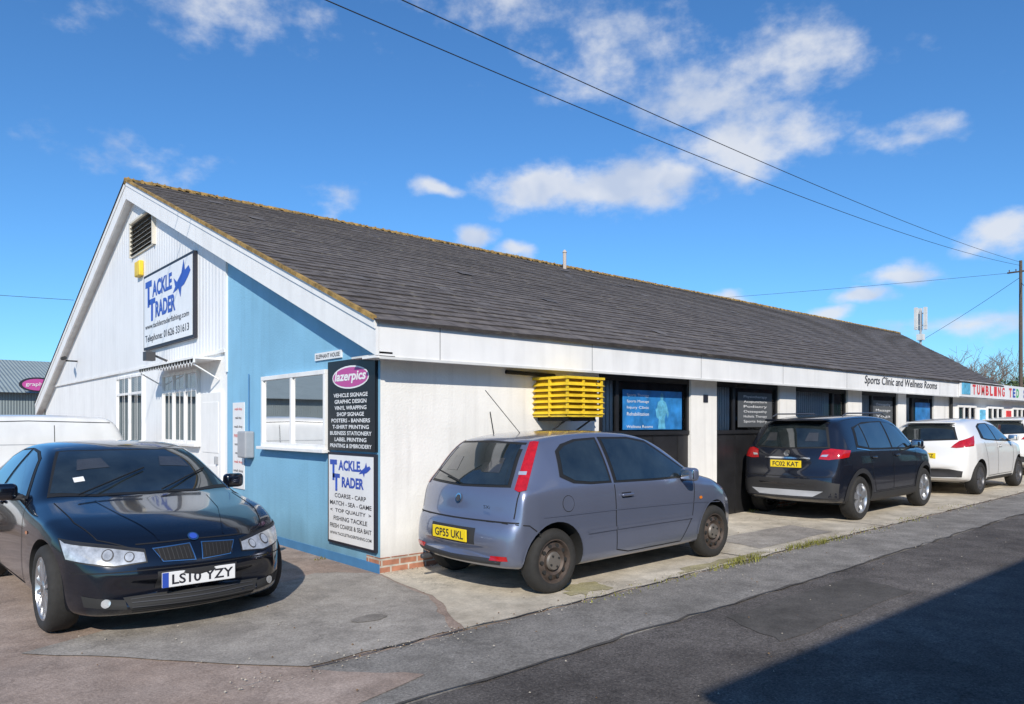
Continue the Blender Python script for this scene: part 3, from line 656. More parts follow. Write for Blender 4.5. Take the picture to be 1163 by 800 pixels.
def disc(C,name,c,r,d,m,off=.006,ry=None,n=20):
    d=Vector(d).normalized(); u=Vector((0,0,1)).cross(d).normalized() if abs(d.z)<.9 else Vector((1,0,0)); v=d.cross(u)
    c=Vector(c); vs=[hit(C,c,d,off)]+[hit(C,c+u*r*math.cos(6.2832*i/n)+v*(ry or r)*math.sin(6.2832*i/n),d,off) for i in range(n)]
    mk(name,vs,[(0,1+i,1+(i+1)%n) for i in range(n)],m,C['R'],True)
def seam(C,name,pts,d,w=.005,m=None,off=.0025):
    P=[]
    for i in range(len(pts)-1):
        a=Vector(pts[i]);b=Vector(pts[i+1]); n=max(2,int((b-a).length/.05))
        for j in range(n): P.append(a.lerp(b,j/n))
    P.append(Vector(pts[-1])); d=Vector(d).normalized(); vs=[]
    for i,p in enumerate(P):
        t=(P[min(i+1,len(P)-1)]-P[max(i-1,0)]).normalized(); q=t.cross(d).normalized()*w
        vs+=[hit(C,p-q,d,off),hit(C,p+q,d,off)]
    mk(name,vs,[(2*i,2*i+2,2*i+3,2*i+1) for i in range(len(P)-1)],m or M['seam'],C['R'],True)
def sseam(C,name,pts,w=.005,m=None,off=.0025):
    for s in(-1,1): seam(C,name,[(x,s,z) for x,z in pts],(0,-s,0),w,m,off)
def annulus(C,name,ax,cz,r0,r1,m,a0=-10,a1=190,off=.008):
    for s in(-1,1):
        A=[];Bq=[]
        for i in range(17):
            a=math.radians(a0+(a1-a0)*i/16); A.append((ax+r0*math.cos(a),s,cz+r0*math.sin(a)));Bq.append((ax+r1*math.cos(a),s,cz+r1*math.sin(a)))
        patch(C,name,A,Bq,(0,-s,0),m,off,2,2)
def wheels(C,style,rim,n=5,tw=.19,inset=.03,sm=None):
    sp=C['sp'];R=sp['R']
    for ax in sp['ax']:
        for s in(-1,1):
            yc=s*(sp['W']-inset-tw/2); c=(ax,yc,R); b=MB(); h=tw/2
            b.lathe([(rim-.005,h-.015),(rim+.012,h-.002),(rim+.03,h),(R-.035,h-.002),(R-.012,h-.02),(R,h-.05),(R,-h+.05),(R-.03,-h),(rim,-h)],c,48,0,s)
            b.lathe([(rim,h-.012),(rim-.012,h-.012),(rim-.02,h-.03),(rim-.03,h-.06),(rim-.035,-h)],c,48,1,s)
            b.lathe([(rim-.03,-.0),(.02,-.0)],c,24,2,s)
            b.lathe([(rim*.62,.01),(rim*.62,.02),(.02,.02)],c,24,4,s)
            if style=='steel':
                b.lathe([(rim-.02,h-.05),(rim-.05,h-.035),(rim*.62,h-.02),(rim*.5,h-.045),(.09,h-.05),(.085,h-.03)],c,40,1,s)
                b.lathe([(.085,h-.03),(.075,h-.012),(.0,h-.008)],c,24,3,s)
                for i in range(10):
                    a=i*.6283; q=(c[0]+rim*.72*math.cos(a),c[2]+rim*.72*math.sin(a)); yy=yc+s*(h-.022)
                    b.tube((q[0],yy-s*.02,q[1]),(q[0],yy+s*.003,q[1]),.018,n=10,m=2)
                for i in range(4):
                    a=i*1.57+.5; b.tube((c[0]+.055*math.cos(a),yc+s*(h-.02),c[2]+.055*math.sin(a)),(c[0]+.055*math.cos(a),yc+s*(h-.0),c[2]+.055*math.sin(a)),.01,n=6,m=2)
            else:
                for i in range(n):
                    a=2*math.pi*i/n+.3
                    def pt(r,w,y): return (c[0]+r*math.cos(a)-w*math.sin(a),yc+s*y,c[2]+r*math.sin(a)+w*math.cos(a))
                    w0,w1=(.034,.05) if n==5 else (.012,.013)
                    vs=[pt(.04,-w0,h-.02),pt(.04,w0,h-.02),pt(rim-.012,w1,h-.018),pt(rim-.012,-w1,h-.018),pt(.04,-w0*1.2,h-.06),pt(.04,w0*1.2,h-.06),pt(rim-.012,w1*1.2,h-.05),pt(rim-.012,-w1*1.2,h-.05)]
                    b.add(vs,[(0,1,2,3),(0,4,5,1),(1,5,6,2),(2,6,7,3),(3,7,4,0)],1)
                b.lathe([(.06,h-.05),(.058,h-.018),(.045,h-.012),(0,h-.012)],c,20,1,s)
                b.lathe([(.03,h-.010),(0,h-.009)],c,16,3,s)
            o=b.make('wheel',[M['tyre'],sm or M['alloy'],M['blackm'],M['cap'],M['grey']],C['R'],True)
            o.data.set_sharp_from_angle(angle=math.radians(35))
def blob(C,name,c,s,m,rot=0):
    vs=[(x*s[0],y*s[1],z*s[2]) for x in(-.5,.5) for y in(-.5,.5) for z in(-.5,.5)]
    o=mk(name,vs,[(0,1,3,2),(4,6,7,5),(0,4,5,1),(2,3,7,6),(0,2,6,4),(1,5,7,3)],m,C['R'],True)
    o.location=c; o.rotation_euler=(0,0,rot); bv=o.modifiers.new('bv','BEVEL'); bv.width=min(s)*.4; bv.segments=4; return o
def mirrors(C,x,z,m,y=None):
    y=y or C['sp']['W']
    for s in(-1,1):
        blob(C,'door_mirror',(x,s*(y+.08),z),(.11,.20,.14),m,s*.15); blob(C,'mirror_stalk',(x+.01,s*(y-.03),z-.05),(.07,.14,.05),M['plastic'])
        blob(C,'mirror_glass',(x-.05,s*(y+.085),z),(.02,.16,.105),M['chrome'])
def handles(C,xs,z,m):
    for x in xs:
        for s in(-1,1):
            p=hit(C,(x,s,z),(0,-s,0),.018); blob(C,'door_handle',p,(.17,.03,.028),m)
            side(C,'handle_recess',[(x-.07,z-.025),(x+.07,z-.025)],[(x-.07,z+.025),(x+.07,z+.025)],M['seam'],.002,sides=(s,))
def headrests(C,kind,cx,w,h,ys,z,off=.0085):
    for y in ys:
        if kind=='rear': patch(C,'headrest',[(0,y-w/2,z),(0,y+w/2,z)],[(0,y-w*.36,z+h),(0,y+w*.36,z+h)],(1,0,0),M['seat'],off,3,3)
        elif kind=='top': patch(C,'headrest',[(cx,y-w/2,2),(cx,y+w/2,2)],[(cx-h,y-w*.36,2),(cx-h,y+w*.36,2)],(0,0,-1),M['seat'],off,3,3)
def plate(C,txt,end,z,m,w=.52,eu=False):
    R=C['R']; p=hit(C,(0 if end<0 else C['L'],0,z),(-end,0,0),.012)
    b=MB(); b.box(p.x-.006,p.x+.006,-w/2,w/2,z-.056,z+.056); b.make('number_plate',m,R,bevel=.004)
    A=Matrix(((0,0,end),(end,0,0),(0,1,0)))
    text('plate_text',txt,(p.x+end*.0075,(0 if not eu else .025*end),z),w*.84,.074,M['tdark'],R,A,.02)
    if eu:
        mk('plate_band',[(p.x+end*.0072,-end*w/2,z-.054),(p.x+end*.0072,-end*(w/2-.045),z-.054),(p.x+end*.0072,-end*(w/2-.045),z+.054),(p.x+end*.0072,-end*w/2,z+.054)],[(0,1,2,3)],M['tblue'],R)
# ---- small hatchback
paintC=mat('paint_silver_blue',(.185,.21,.295),.30,metal=.55,coat=1,var=.03,vs=2)
spC=dict(L=3.82,W=.823,wr=.565,R=.292,ax=(.60,3.09),bf=.26,br=.16,paint=paintC,
 top=[(0,.46),(.02,.60),(.05,.665),(.09,.70),(.12,.90),(.17,.99),(.28,1.13),(.42,1.30),(.55,1.385),(.8,1.43),(1.2,1.455),(1.65,1.455),(2.05,1.415),(2.3,1.34),(2.6,1.17),(2.86,1.015),(2.98,.965),(3.25,.90),(3.5,.81),(3.68,.70),(3.78,.57),(3.82,.46)],
 bot=[(0,.32),(.06,.26),(.25,.22),(.6,.19),(3.1,.19),(3.5,.2),(3.75,.23),(3.82,.30)],
 wid=[(0,.66),(.03,.73),(.09,.765),(.25,.80),(.6,.823),(3.0,.823),(3.3,.80),(3.55,.75),(3.72,.67),(3.82,.56)],
 belt=[(0,.93),(1.0,.935),(2.6,.90),(3.82,.8)])
C=car_body(spC,'parked_hatchback_car',(.11,-1.10,gz(.11)),0,.013,1.045)
wheels(C,'steel',.20,sm=M['steel'])
for a in(.60,3.09): annulus(C,'arch_lip',a,.307,.343,.362,paintC,0,180,.007)
side(C,'side_window_seal',[(1.40,.945),(2.0,.93),(2.78,.925)],[(1.40,1.385),(1.85,1.375),(2.12,1.33)],M['rubber'],.003)
side(C,'front_side_window',[(1.44,.965),(2.0,.95),(2.70,.945)],[(1.44,1.363),(1.84,1.353),(2.10,1.305)],M['cglass'],.006)
side(C,'rear_quarter_seal',[(.70,1.04),(.85,.975),(1.08,.952),(1.37,.948)],[(.76,1.27),(.86,1.33),(1.06,1.372),(1.37,1.383)],M['rubber'],.003)
side(C,'rear_quarter_window',[(.75,1.06),(.88,.998),(1.08,.975),(1.34,.968)],[(.80,1.26),(.90,1.312),(1.07,1.35),(1.34,1.361)],M['cglass'],.006)
rear(C,'rear_window_seal',[(-.60,.965),(0,.95),(.60,.965)],[(-.47,1.35),(0,1.365),(.47,1.35)],M['rubber'],.003,k=8)
rear(C,'rear_window',[(-.56,.985),(0,.97),(.56,.985)],[(-.44,1.33),(0,1.345),(.44,1.33)],M['cglass'],.006,k=8)
headrests(C,'rear',0,.20,.13,(-.3,.3),1.08)
top(C,'windscreen',[(2.84,-.58),(2.93,0),(2.84,.58)],[(2.2,-.47),(2.26,0),(2.2,.47)],M['cglass'],.005)
for s in(-1,1):
    patch(C,'tail_lamp',[(.17,s*.715,.95),(.20,s*.74,.93),(.255,s*.78,.945)],[(.51,s*.548,1.355),(.54,s*.57,1.36),(.575,s*.60,1.355)],(.75,-s*.66,0),M['redlamp'],.008,5,12)
    patch(C,'reverse_lamp',[(.245,s*.68,1.07),(.30,s*.725,1.07)],[(.262,s*.672,1.10),(.32,s*.715,1.10)],(.75,-s*.66,0),M['lens'],.0105,5,3)
    patch(C,'bumper_reflector',[(.02,s*.50,.33),(.05,s*.68,.34)],[(.02,s*.50,.37),(.05,s*.68,.38)],(1,0,0),M['redlamp'],.006,4,2)
rear(C,'bumper_gap',[(-.74,.660),(-.4,.662),(.4,.662),(.74,.660)],[(-.74,.672),(-.4,.674),(.4,.674),(.74,.672)],M['seam'],.003,k=6,nv=1)
sseam(C,'bumper_gap_side',[(.10,.665),(.30,.64),(.42,.55)])
sseam(C,'door_gap',[(1.40,.93),(1.39,.6),(1.42,.30),(1.6,.26),(2.45,.26),(2.62,.5),(2.70,.90)])
rear(C,'plate_recess',[(-.33,.455),(.33,.455)],[(-.33,.60),(.33,.60)],M['plastic'],.003,k=8)
plate(C,'GP55 UKL',-1,.525,M['py'])
disc(C,'rear_badge',(0,0,.84),.045,(1,0,0),M['chrome'],.01); disc(C,'rear_badge_centre',(0,0,.84),.03,(1,0,0),M['dgrey'],.012)
rear(C,'hatch_lower_gap',[(-.70,.70),(-.705,.93)],[(-.69,.70),(-.695,.93)],M['seam'],.003,True,k=4,nv=1)
text('badge_text','SXi',(.065,-.48,.80),.09,.03,M['chrome'],C['R'],AG)
handles(C,[1.56],.82,paintC); mirrors(C,2.5,.97,paintC,.80)
sseam(C,'body_crease',[(.45,.70),(1.4,.69),(2.6,.66),(3.2,.62)],.004,paintC,.006)
side(C,'side_moulding',[(1.0,.50),(1.39,.50)],[(1.0,.53),(1.39,.53)],paintC,.012)
side(C,'door_moulding',[(1.41,.50),(2.62,.49)],[(1.41,.53),(2.62,.52)],paintC,.012)
for s in(-1,1): disc(C,'side_repeater',(2.78,s,.70),.028,(0,-s,0),M['orange'],.006,.016)
b=MB(); b.tube((.36,.05,1.02),(.33,.3,1.06),.008); b.tube((.13,0,1.0),(.2,.42,1.08),.008,m=0); b.make('rear_wiper',M['rubber'],C['R'])
b=MB(); b.tube((.9,0,1.42),(.45,0,1.85),.004); b.make('aerial',M['blackm'],C['R'])
front(C,'headlamp',[(.36,.60),(.66,.62)],[(.40,.73),(.66,.77)],M['clearlamp'],.006,True)
front(C,'grille',[(-.3,.58),(.3,.58)],[(-.3,.68),(.3,.68)],M['plastic'],.006)
disc(C,'fuel_cap',(.75,-1,.80),.075,(0,1,0),M['seam'],.002); disc(C,'fuel_flap',(.75,-1,.80),.070,(0,1,0),paintC,.003)
rear(C,'bumper_lower_trim',[(-.6,.30),(0,.29),(.6,.30)],[(-.64,.35),(0,.34),(.64,.35)],M['plastic'],.004,k=6)
blob(C,'exhaust',(.06,.45,.25),(.14,.05,.05),M['dgrey'])
# ---- black saloon
paintB=mat('paint_midnight',(.005,.007,.014),.18,metal=.3,coat=1)
spB=dict(L=4.53,W=.905,wr=.60,R=.325,ax=(.98,3.74),bf=.34,br=.18,paint=paintB,gap=.03,
 top=[(0,.5),(.03,.72),(.07,.90),(.12,1.0),(.25,1.045),(.5,1.075),(.72,1.10),(1.0,1.22),(1.3,1.335),(1.6,1.385),(2.0,1.405),(2.4,1.385),(2.65,1.33),(2.95,1.18),(3.22,1.02),(3.34,.96),(3.6,.915),(3.95,.855),(4.2,.79),(4.35,.72),(4.44,.645),(4.50,.55),(4.53,.44)],
 bot=[(0,.32),(.15,.26),(.5,.2),(4.0,.18),(4.3,.16),(4.45,.165),(4.53,.24)],
 wid=[(0,.70),(.05,.79),(.2,.85),(.6,.895),(1.2,.905),(3.5,.905),(3.95,.895),(4.2,.87),(4.38,.81),(4.48,.73),(4.53,.63)],
 belt=[(0,.95),(1.0,.95),(3.1,.885),(3.9,.825),(4.53,.74)])
hd=Vector((.04,-1)).normalized(); ang=math.atan2(hd[1],hd[0]); sc=1.05
fx,fy=-2.14,-.87
C=car_body(spB,'parked_saloon_car',(fx-4.53*sc*math.cos(ang),fy-4.53*sc*math.sin(ang),gz(-2.6)),ang,0,sc)
wheels(C,'spokes',.237,14,.21,.015)
top(C,'windscreen_seal',[(3.20,-.74),(3.34,-.4),(3.37,0),(3.34,.4),(3.20,.74)],[(2.58,-.55),(2.63,-.3),(2.64,0),(2.63,.3),(2.58,.55)],M['rubber'],.003)
top(C,'windscreen',[(3.16,-.71),(3.30,-.4),(3.33,0),(3.30,.4),(3.16,.71)],[(2.61,-.53),(2.66,-.3),(2.67,0),(2.66,.3),(2.61,.53)],M['cglass'],.006)
headrests(C,'top',2.95,.26,.15,(-.34,.34),0)
top(C,'tax_disc',[(3.10,-.52),(3.10,-.44)],[(3.04,-.52),(3.04,-.44)],M['signw'],.009,2,2)
side(C,'front_window_seal',[(2.02,.965),(2.4,.955),(2.98,.935)],[(2.02,1.33),(2.3,1.31),(2.52,1.255)],M['rubber'],.003)
side(C,'front_side_window',[(2.06,.985),(2.4,.975),(2.90,.955)],[(2.06,1.31),(2.28,1.29),(2.50,1.235)],M['cglass'],.006)
side(C,'rear_window_side_seal',[(1.12,.99),(1.5,.975),(1.98,.965)],[(1.30,1.235),(1.6,1.315),(1.98,1.332)],M['rubber'],.003)
side(C,'rear_side_window',[(1.18,1.01),(1.5,.995),(1.95,.985)],[(1.34,1.22),(1.6,1.295),(1.95,1.312)],M['cglass'],.006)
sseam(C,'window_trim',[(1.12,.98),(1.5,.965),(2.0,.955),(2.98,.925)],.006,M['chrome'],.006)
top(C,'rear_window',[(.80,-.58),(.76,0),(.80,.58)],[(1.28,-.48),(1.28,0),(1.28,.48)],M['cglass'],.005)
for s in(-1,1):
    D=(-.93,-s*.36,0)
    patch(C,'headlamp_surround',[(4.5,s*.37,.550),(4.5,s*.60,.53),(4.2,s*.845,.575)],[(4.5,s*.395,.640),(4.4,s*.62,.680),(4.1,s*.87,.725)],D,M['rubber'],.003,6,5)
    patch(C,'headlamp',[(4.5,s*.382,.557),(4.5,s*.60,.540),(4.2,s*.83,.585)],[(4.5,s*.405,.633),(4.4,s*.62,.670),(4.1,s*.85,.713)],D,M['clearlamp'],.006,6,5)
    patch(C,'lamp_brow',[(4.5,s*.40,.617),(4.5,s*.61,.650),(4.2,s*.845,.692)],[(4.5,s*.405,.634),(4.4,s*.62,.671),(4.1,s*.85,.714)],D,M['black'],.008,6,2)
    for yy,zz,r in((.50,.592,.034),(.65,.610,.040)):
        disc(C,'lamp_bezel',(4.5,s*yy,zz),r,D,M['dgrey'],.009); disc(C,'lamp_lens',(4.5,s*yy,zz),r*.8,D,M['clearlamp'],.012)
    patch(C,'kidney_grille_rim',[(4.5,s*.02,.535),(4.5,s*.250,.545)],[(4.5,s*.04,.655),(4.5,s*.305,.640)],(-1,0,0),M['chrome'],.007,8,5)
    patch(C,'kidney_grille',[(4.5,s*.030,.542),(4.5,s*.245,.551)],[(4.5,s*.048,.647),(4.5,s*.294,.633)],(-1,0,0),M['seam'],.010,8,5)
    for i in range(8):
        y=.055+i*.029; seam(C,'grille_bar',[(4.5,s*y,.552),(4.5,s*(y+.009),.634)],(-1,0,0),.0025,M['plastic'],.013)
    patch(C,'fog_lamp_intake',[(4.5,s*.50,.225),(4.4,s*.76,.255)],[(4.5,s*.52,.29),(4.4,s*.78,.335)],(-.95,-s*.3,0),M['blackm'],.004,6,4)
    disc(C,'fog_lamp',(4.5,s*.645,.28),.030,(-.95,-s*.3,0),M['clearlamp'],.010)
    seam(C,'bonnet_gap',[(3.35,s*.72,2),(3.9,s*.70,2),(4.2,s*.62,2),(4.36,s*.42,2)],(0,0,-1),.004)
    seam(C,'bonnet_crease',[(3.45,s*.45,2),(3.9,s*.38,2),(4.35,s*.24,2)],(0,0,-1),.006,paintB,.005)
seam(C,'bonnet_front_gap',[(4.5,-.40,.672),(4.5,0,.680),(4.5,.40,.672)],(-1,0,0),.004)
seam(C,'bumper_crease',[(4.5,-.78,.49),(4.5,-.3,.50),(4.5,.3,.50),(4.5,.78,.49)],(-1,0,0),.004,M['seam'],.003)
front(C,'lower_intake',[(-.44,.195),(0,.19),(.44,.195)],[(-.50,.31),(0,.315),(.50,.31)],M['blackm'],.004,k=6)
for z in(.215,.24,.265,.29): seam(C,'intake_bar',[(4.5,-.45,z),(4.5,.45,z)],(-1,0,0),.003,M['dgrey'],.010)
front(C,'plate_holder',[(-.29,.35),(.29,.35)],[(-.29,.48),(.29,.48)],M['plastic'],.006,k=6)
plate(C,'LS10 YZY',1,.415,M['pw'],.54,eu=True)
disc(C,'bonnet_badge',(4.40,0,.72),.040,(-.8,0,-.6),M['chrome'],.008);disc(C,'bonnet_badge_blue',(4.40,0,.72),.028,(-.8,0,-.6),M['tblue'],.011)
mirrors(C,2.78,.99,paintB,.89); handles(C,[2.15,1.22],.86,paintB)
sseam(C,'door_gap',[(2.0,.96),(2.0,.6),(2.02,.27),(3.1,.27),(3.14,.6),(3.06,.94)]); sseam(C,'rear_door_gap',[(2.0,.27),(1.45,.27),(1.28,.55),(1.10,.8),(1.08,.98)])
for s in(-1,1): disc(C,'side_repeater',(3.3,s,.70),.035,(0,-s,0),M['orange'],.005,.014)
b=MB(); b.tube((3.36,-.55,.98),(3.02,.05,1.165),.007); b.tube((3.36,.1,.99),(2.98,.6,1.14),.007); b.make('windscreen_wipers',M['rubber'],C['R'])
rear(C,'tail_lamp',[(.45,.72),(.80,.76)],[(.45,.88),(.80,.90)],M['redlamp'],.006,True)
# ---- dark SUV
paintS=mat('paint_dark_suv',(.014,.017,.028),.22,metal=.4,coat=1)
spS=dict(L=4.28,W=.885,wr=.62,R=.345,ax=(.80,3.36),bf=.26,br=.18,paint=paintS,gap=.045,
 top=[(0,.60),(.03,.74),(.07,.80),(.10,1.0),(.15,1.12),(.26,1.30),(.38,1.48),(.50,1.58),(.8,1.63),(1.3,1.655),(1.9,1.655),(2.4,1.61),(2.65,1.54),(2.95,1.36),(3.22,1.17),(3.34,1.12),(3.7,1.05),(4.0,.94),(4.16,.80),(4.25,.66),(4.28,.52)],
 bot=[(0,.36),(.1,.30),(.4,.24),(3.8,.23),(4.15,.26),(4.28,.34)],
 wid=[(0,.68),(.04,.78),(.12,.83),(.35,.875),(.8,.885),(3.4,.885),(3.8,.865),(4.05,.80),(4.2,.72),(4.28,.60)],
 belt=[(0,1.08),(1.0,1.08),(3.0,1.02),(4.28,.95)])
C=car_body(spS,'parked_suv_car',(6.78,-.885,gz(6.74)),0,.013)
wheels(C,'spokes',.235,5,.215,.015)
for a in (.80,3.36): annulus(C,'arch_cladding',a,.36,.38,.455,M['plastic'])
side(C,'sill_cladding',[(1.23,.25),(2.93,.25)],[(1.26,.40),(2.90,.40)],M['plastic'],.008,8)
rear(C,'bumper_cladding',[(-.78,.38),(-.4,.37),(.4,.37),(.78,.38)],[(-.8,.60),(-.5,.66),(.5,.66),(.8,.60)],M['plastic'],.004,k=6)
rear(C,'skid_plate',[(-.45,.39),(.45,.39)],[(-.60,.48),(.60,.48)],M['grey'],.010,k=8)
side(C,'side_glass_seal',[(.72,1.14),(1.2,1.09),(2.0,1.07),(2.98,1.05)],[(.86,1.45),(1.3,1.53),(2.0,1.54),(2.52,1.47)],M['rubber'],.003)
side(C,'rear_quarter_window',[(.80,1.17),(1.12,1.125)],[(.92,1.43),(1.12,1.485)],M['cglass'],.006)
side(C,'rear_side_window',[(1.16,1.12),(1.6,1.105),(1.98,1.10)],[(1.16,1.49),(1.6,1.515),(1.98,1.52)],M['cglass'],.006)
side(C,'front_side_window',[(2.04,1.10),(2.5,1.085),(2.90,1.08)],[(2.04,1.52),(2.3,1.495),(2.50,1.44)],M['cglass'],.006)
sseam(C,'window_trim',[(.72,1.125),(1.2,1.075),(2.0,1.055),(2.98,1.035)],.008,M['chrome'],.008)
rear(C,'rear_window_seal',[(-.64,1.14),(0,1.12),(.64,1.14)],[(-.50,1.53),(0,1.545),(.50,1.53)],M['rubber'],.003,k=8)
rear(C,'rear_window',[(-.60,1.16),(0,1.14),(.60,1.16)],[(-.47,1.505),(0,1.52),(.47,1.505)],M['cglass'],.006,k=8)
headrests(C,'rear',0,.20,.13,(-.34,.34),1.24)
top(C,'windscreen',[(3.14,-.66),(3.28,0),(3.14,.66)],[(2.58,-.53),(2.62,0),(2.58,.53)],M['cglass'],.005)
for s in(-1,1):
    patch(C,'tail_lamp',[(.10,s*.54,.97),(.10,s*.70,.96),(.40,s*.86,1.0)],[(.12,s*.60,1.10),(.14,s*.72,1.13),(.50,s*.84,1.10)],(.85,-s*.52,0),M['redlamp'],.008,6,6)
    patch(C,'reverse_lamp',[(.10,s*.57,1.01),(.10,s*.67,1.005)],[(.12,s*.59,1.035),(.14,s*.68,1.04)],(.85,-s*.52,0),M['lens'],.011,6,3)
    b=MB(); b.tube((.75,s*.60,1.63),(.9,s*.60,1.675),.012);b.tube((.9,s*.60,1.675),(2.2,s*.60,1.675),.012); b.tube((2.2,s*.6,1.675),(2.35,s*.60,1.62),.012); b.make('roof_rail',M['alloyd'],C['R'])
rear(C,'chrome_strip',[(-.38,.965),(.38,.965)],[(-.38,.99),(.38,.99)],M['chrome'],.012,k=8)
plate(C,'FC02 KAT',-1,.885,M['py'])
rear(C,'tailgate_gap',[(-.72,.70),(-.4,.69),(.4,.69),(.72,.70)],[(-.72,.71),(-.4,.70),(.4,.70),(.72,.71)],M['seam'],.003,k=6,nv=1)
disc(C,'rear_badge',(0,0,1.05),.05,(1,0,0),M['chrome'],.012)
handles(C,[1.25,2.15],.97,paintS); mirrors(C,2.8,1.14,paintS,.87)
sseam(C,'door_gap',[(2.0,1.08),(2.0,.7),(2.02,.42),(2.85,.42),(2.95,.7),(2.98,1.04)]); sseam(C,'rear_door_gap',[(2.02,.42),(1.35,.42),(1.22,.7),(1.12,1.08)])
b=MB(); b.tube((.25,0,1.18),(.36,.4,1.23),.009); b.make('rear_wiper',M['rubber'],C['R'])
blob(C,'roof_spoiler',(.44,0,1.575),(.24,1.0,.035),paintS)
# ---- white crossovers
paintW=mat('paint_white',(.78,.78,.77),.3,coat=1)
def white_car(x,y,txt):
    sp=dict(L=4.135,W=.88,wr=.57,R=.335,ax=(.77,3.30),bf=.30,br=.22,paint=paintW,gap=.045,
     top=[(0,.58),(.03,.72),(.07,.78),(.10,.98),(.16,1.10),(.30,1.25),(.48,1.42),(.62,1.48),(.9,1.52),(1.4,1.56),(1.9,1.55),(2.3,1.50),(2.55,1.43),(2.85,1.26),(3.1,1.10),(3.2,1.06),(3.55,1.01),(3.85,.92),(4.02,.80),(4.1,.66),(4.135,.52)],
     bot=[(0,.36),(.1,.30),(.4,.24),(3.7,.23),(4.0,.26),(4.135,.34)],
     wid=[(0,.66),(.04,.75),(.12,.80),(.35,.87),(.8,.88),(1.9,.86),(3.3,.88),(3.7,.86),(3.95,.78),(4.08,.70),(4.135,.58)],
     belt=[(0,1.04),(1.0,1.06),(3.0,.99),(4.135,.92)])
    C=car_body(sp,'parked_white_car',(x,y,gz(x)),0,.013)
    wheels(C,'spokes',.23,5,.215,.015,M['alloyd'])
    side(C,'sill_cladding',[(1.2,.25),(2.87,.25)],[(1.23,.33),(2.84,.33)],M['plastic'],.008,8)
    rear(C,'bumper_cladding',[(-.7,.38),(-.4,.37),(.4,.37),(.7,.38)],[(-.72,.50),(-.5,.54),(.5,.54),(.72,.50)],M['plastic'],.004,k=6)
    side(C,'side_glass_seal',[(.95,1.14),(1.2,1.10),(2.0,1.06),(2.88,1.03)],[(1.15,1.38),(1.4,1.44),(1.9,1.445),(2.40,1.37)],M['rubber'],.003)
    side(C,'rear_side_window',[(1.12,1.14),(1.4,1.11),(1.85,1.09)],[(1.25,1.37),(1.45,1.42),(1.85,1.425)],M['cglass'],.006)
    side(C,'front_side_window',[(1.91,1.09),(2.4,1.07),(2.78,1.06)],[(1.91,1.425),(2.15,1.40),(2.38,1.345)],M['cglass'],.006)
    rear(C,'rear_window_seal',[(-.60,1.12),(0,1.09),(.60,1.12)],[(-.45,1.42),(0,1.44),(.45,1.42)],M['rubber'],.003,k=8)
    rear(C,'rear_window',[(-.56,1.14),(0,1.11),(.56,1.14)],[(-.42,1.40),(0,1.42),(.42,1.40)],M['cglass'],.006,k=8)
    top(C,'windscreen',[(3.02,-.62),(3.15,0),(3.02,.62)],[(2.45,-.48),(2.50,0),(2.45,.48)],M['cglass'],.005)
    for s in(-1,1):
        patch(C,'tail_lamp',[(.10,s*.56,.97),(.10,s*.68,.96),(.42,s*.86,1.0)],[(.12,s*.62,1.03),(.18,s*.70,1.10),(.62,s*.80,1.20)],(.80,-s*.6,0),M['redlamp'],.008,6,5)
    plate(C,txt,-1,.80,M['py']); disc(C,'rear_badge',(0,0,.98),.05,(1,0,0),M['chrome'],.012)
    handles(C,[2.05],.95,paintW); mirrors(C,2.65,1.12,paintW,.85)
    sseam(C,'door_gap',[(1.88,1.06),(1.88,.7),(1.9,.36),(2.8,.36),(2.87,.7),(2.88,1.02)]); sseam(C,'rear_door_gap',[(1.9,.36),(1.3,.36),(1.18,.7),(1.05,1.06)])
    blob(C,'roof_spoiler',(.55,0,1.47),(.26,.9,.03),paintW)
white_car(12.15,-.95,'WK63 VGZ'); white_car(18.2,-.6,'WF12 DHL')
# ---- white van
spV=dict(L=4.2,W=.87,wr=.76,R=.31,ax=(.75,3.45),bf=.22,br=.06,paint=mat('paint_van_white',(.70,.70,.69),.35,coat=.6,var=.03,stain=.10,ss=2),
 top=[(0,.5),(.03,.8),(.06,1.2),(.12,1.50),(.22,1.68),(.36,1.76),(.8,1.79),(1.6,1.80),(2.3,1.78),(2.55,1.70),(2.9,1.48),(3.2,1.25),(3.4,1.10),(3.7,1.02),(3.95,.92),(4.1,.78),(4.17,.62),(4.2,.48)],
 bot=[(0,.36),(.1,.28),(.4,.22),(3.8,.2),(4.1,.24),(4.2,.32)],
 wid=[(0,.80),(.05,.84),(.3,.87),(3.3,.87),(3.7,.85),(4.0,.78),(4.13,.68),(4.2,.58)],
 belt=[(0,1.05),(2.0,1.05),(3.2,1.0),(4.2,.9)])
C=car_body(spV,'parked_van',(-.75,7.6,gz(-3)),math.pi,0)
wheels(C,'steel',.20,sm=M['steel'])
side(C,'front_side_window',[(2.25,1.10),(2.6,1.09),(3.2,1.07)],[(2.25,1.58),(2.5,1.57),(2.72,1.46)],M['cglass'],.005)
rear(C,'rear_window',[(-.62,1.15),(-.05,1.15)],[(-.60,1.52),(-.05,1.54)],M['cglass'],.005); rear(C,'rear_window',[(.05,1.15),(.62,1.15)],[(.05,1.54),(.60,1.52)],M['cglass'],.005)
top(C,'windscreen',[(3.24,-.66),(3.34,0),(3.24,.66)],[(2.62,-.62),(2.66,0),(2.62,.62)],M['cglass'],.005)
sseam(C,'door_gap',[(2.15,1.62),(2.15,.3),(3.0,.3),(3.12,.6),(3.2,1.05)]); sseam(C,'slide_door_gap',[(1.15,1.62),(1.15,.5)]); sseam(C,'roof_gutter',[(.3,1.66),(1.5,1.69),(2.4,1.66)],.006)
sseam(C,'side_crease',[(.2,1.32),(2.1,1.32)],.006,M['grey']); mirrors(C,2.95,1.15,M['plastic'],.86); handles(C,[2.3],1.0,M['plastic'])
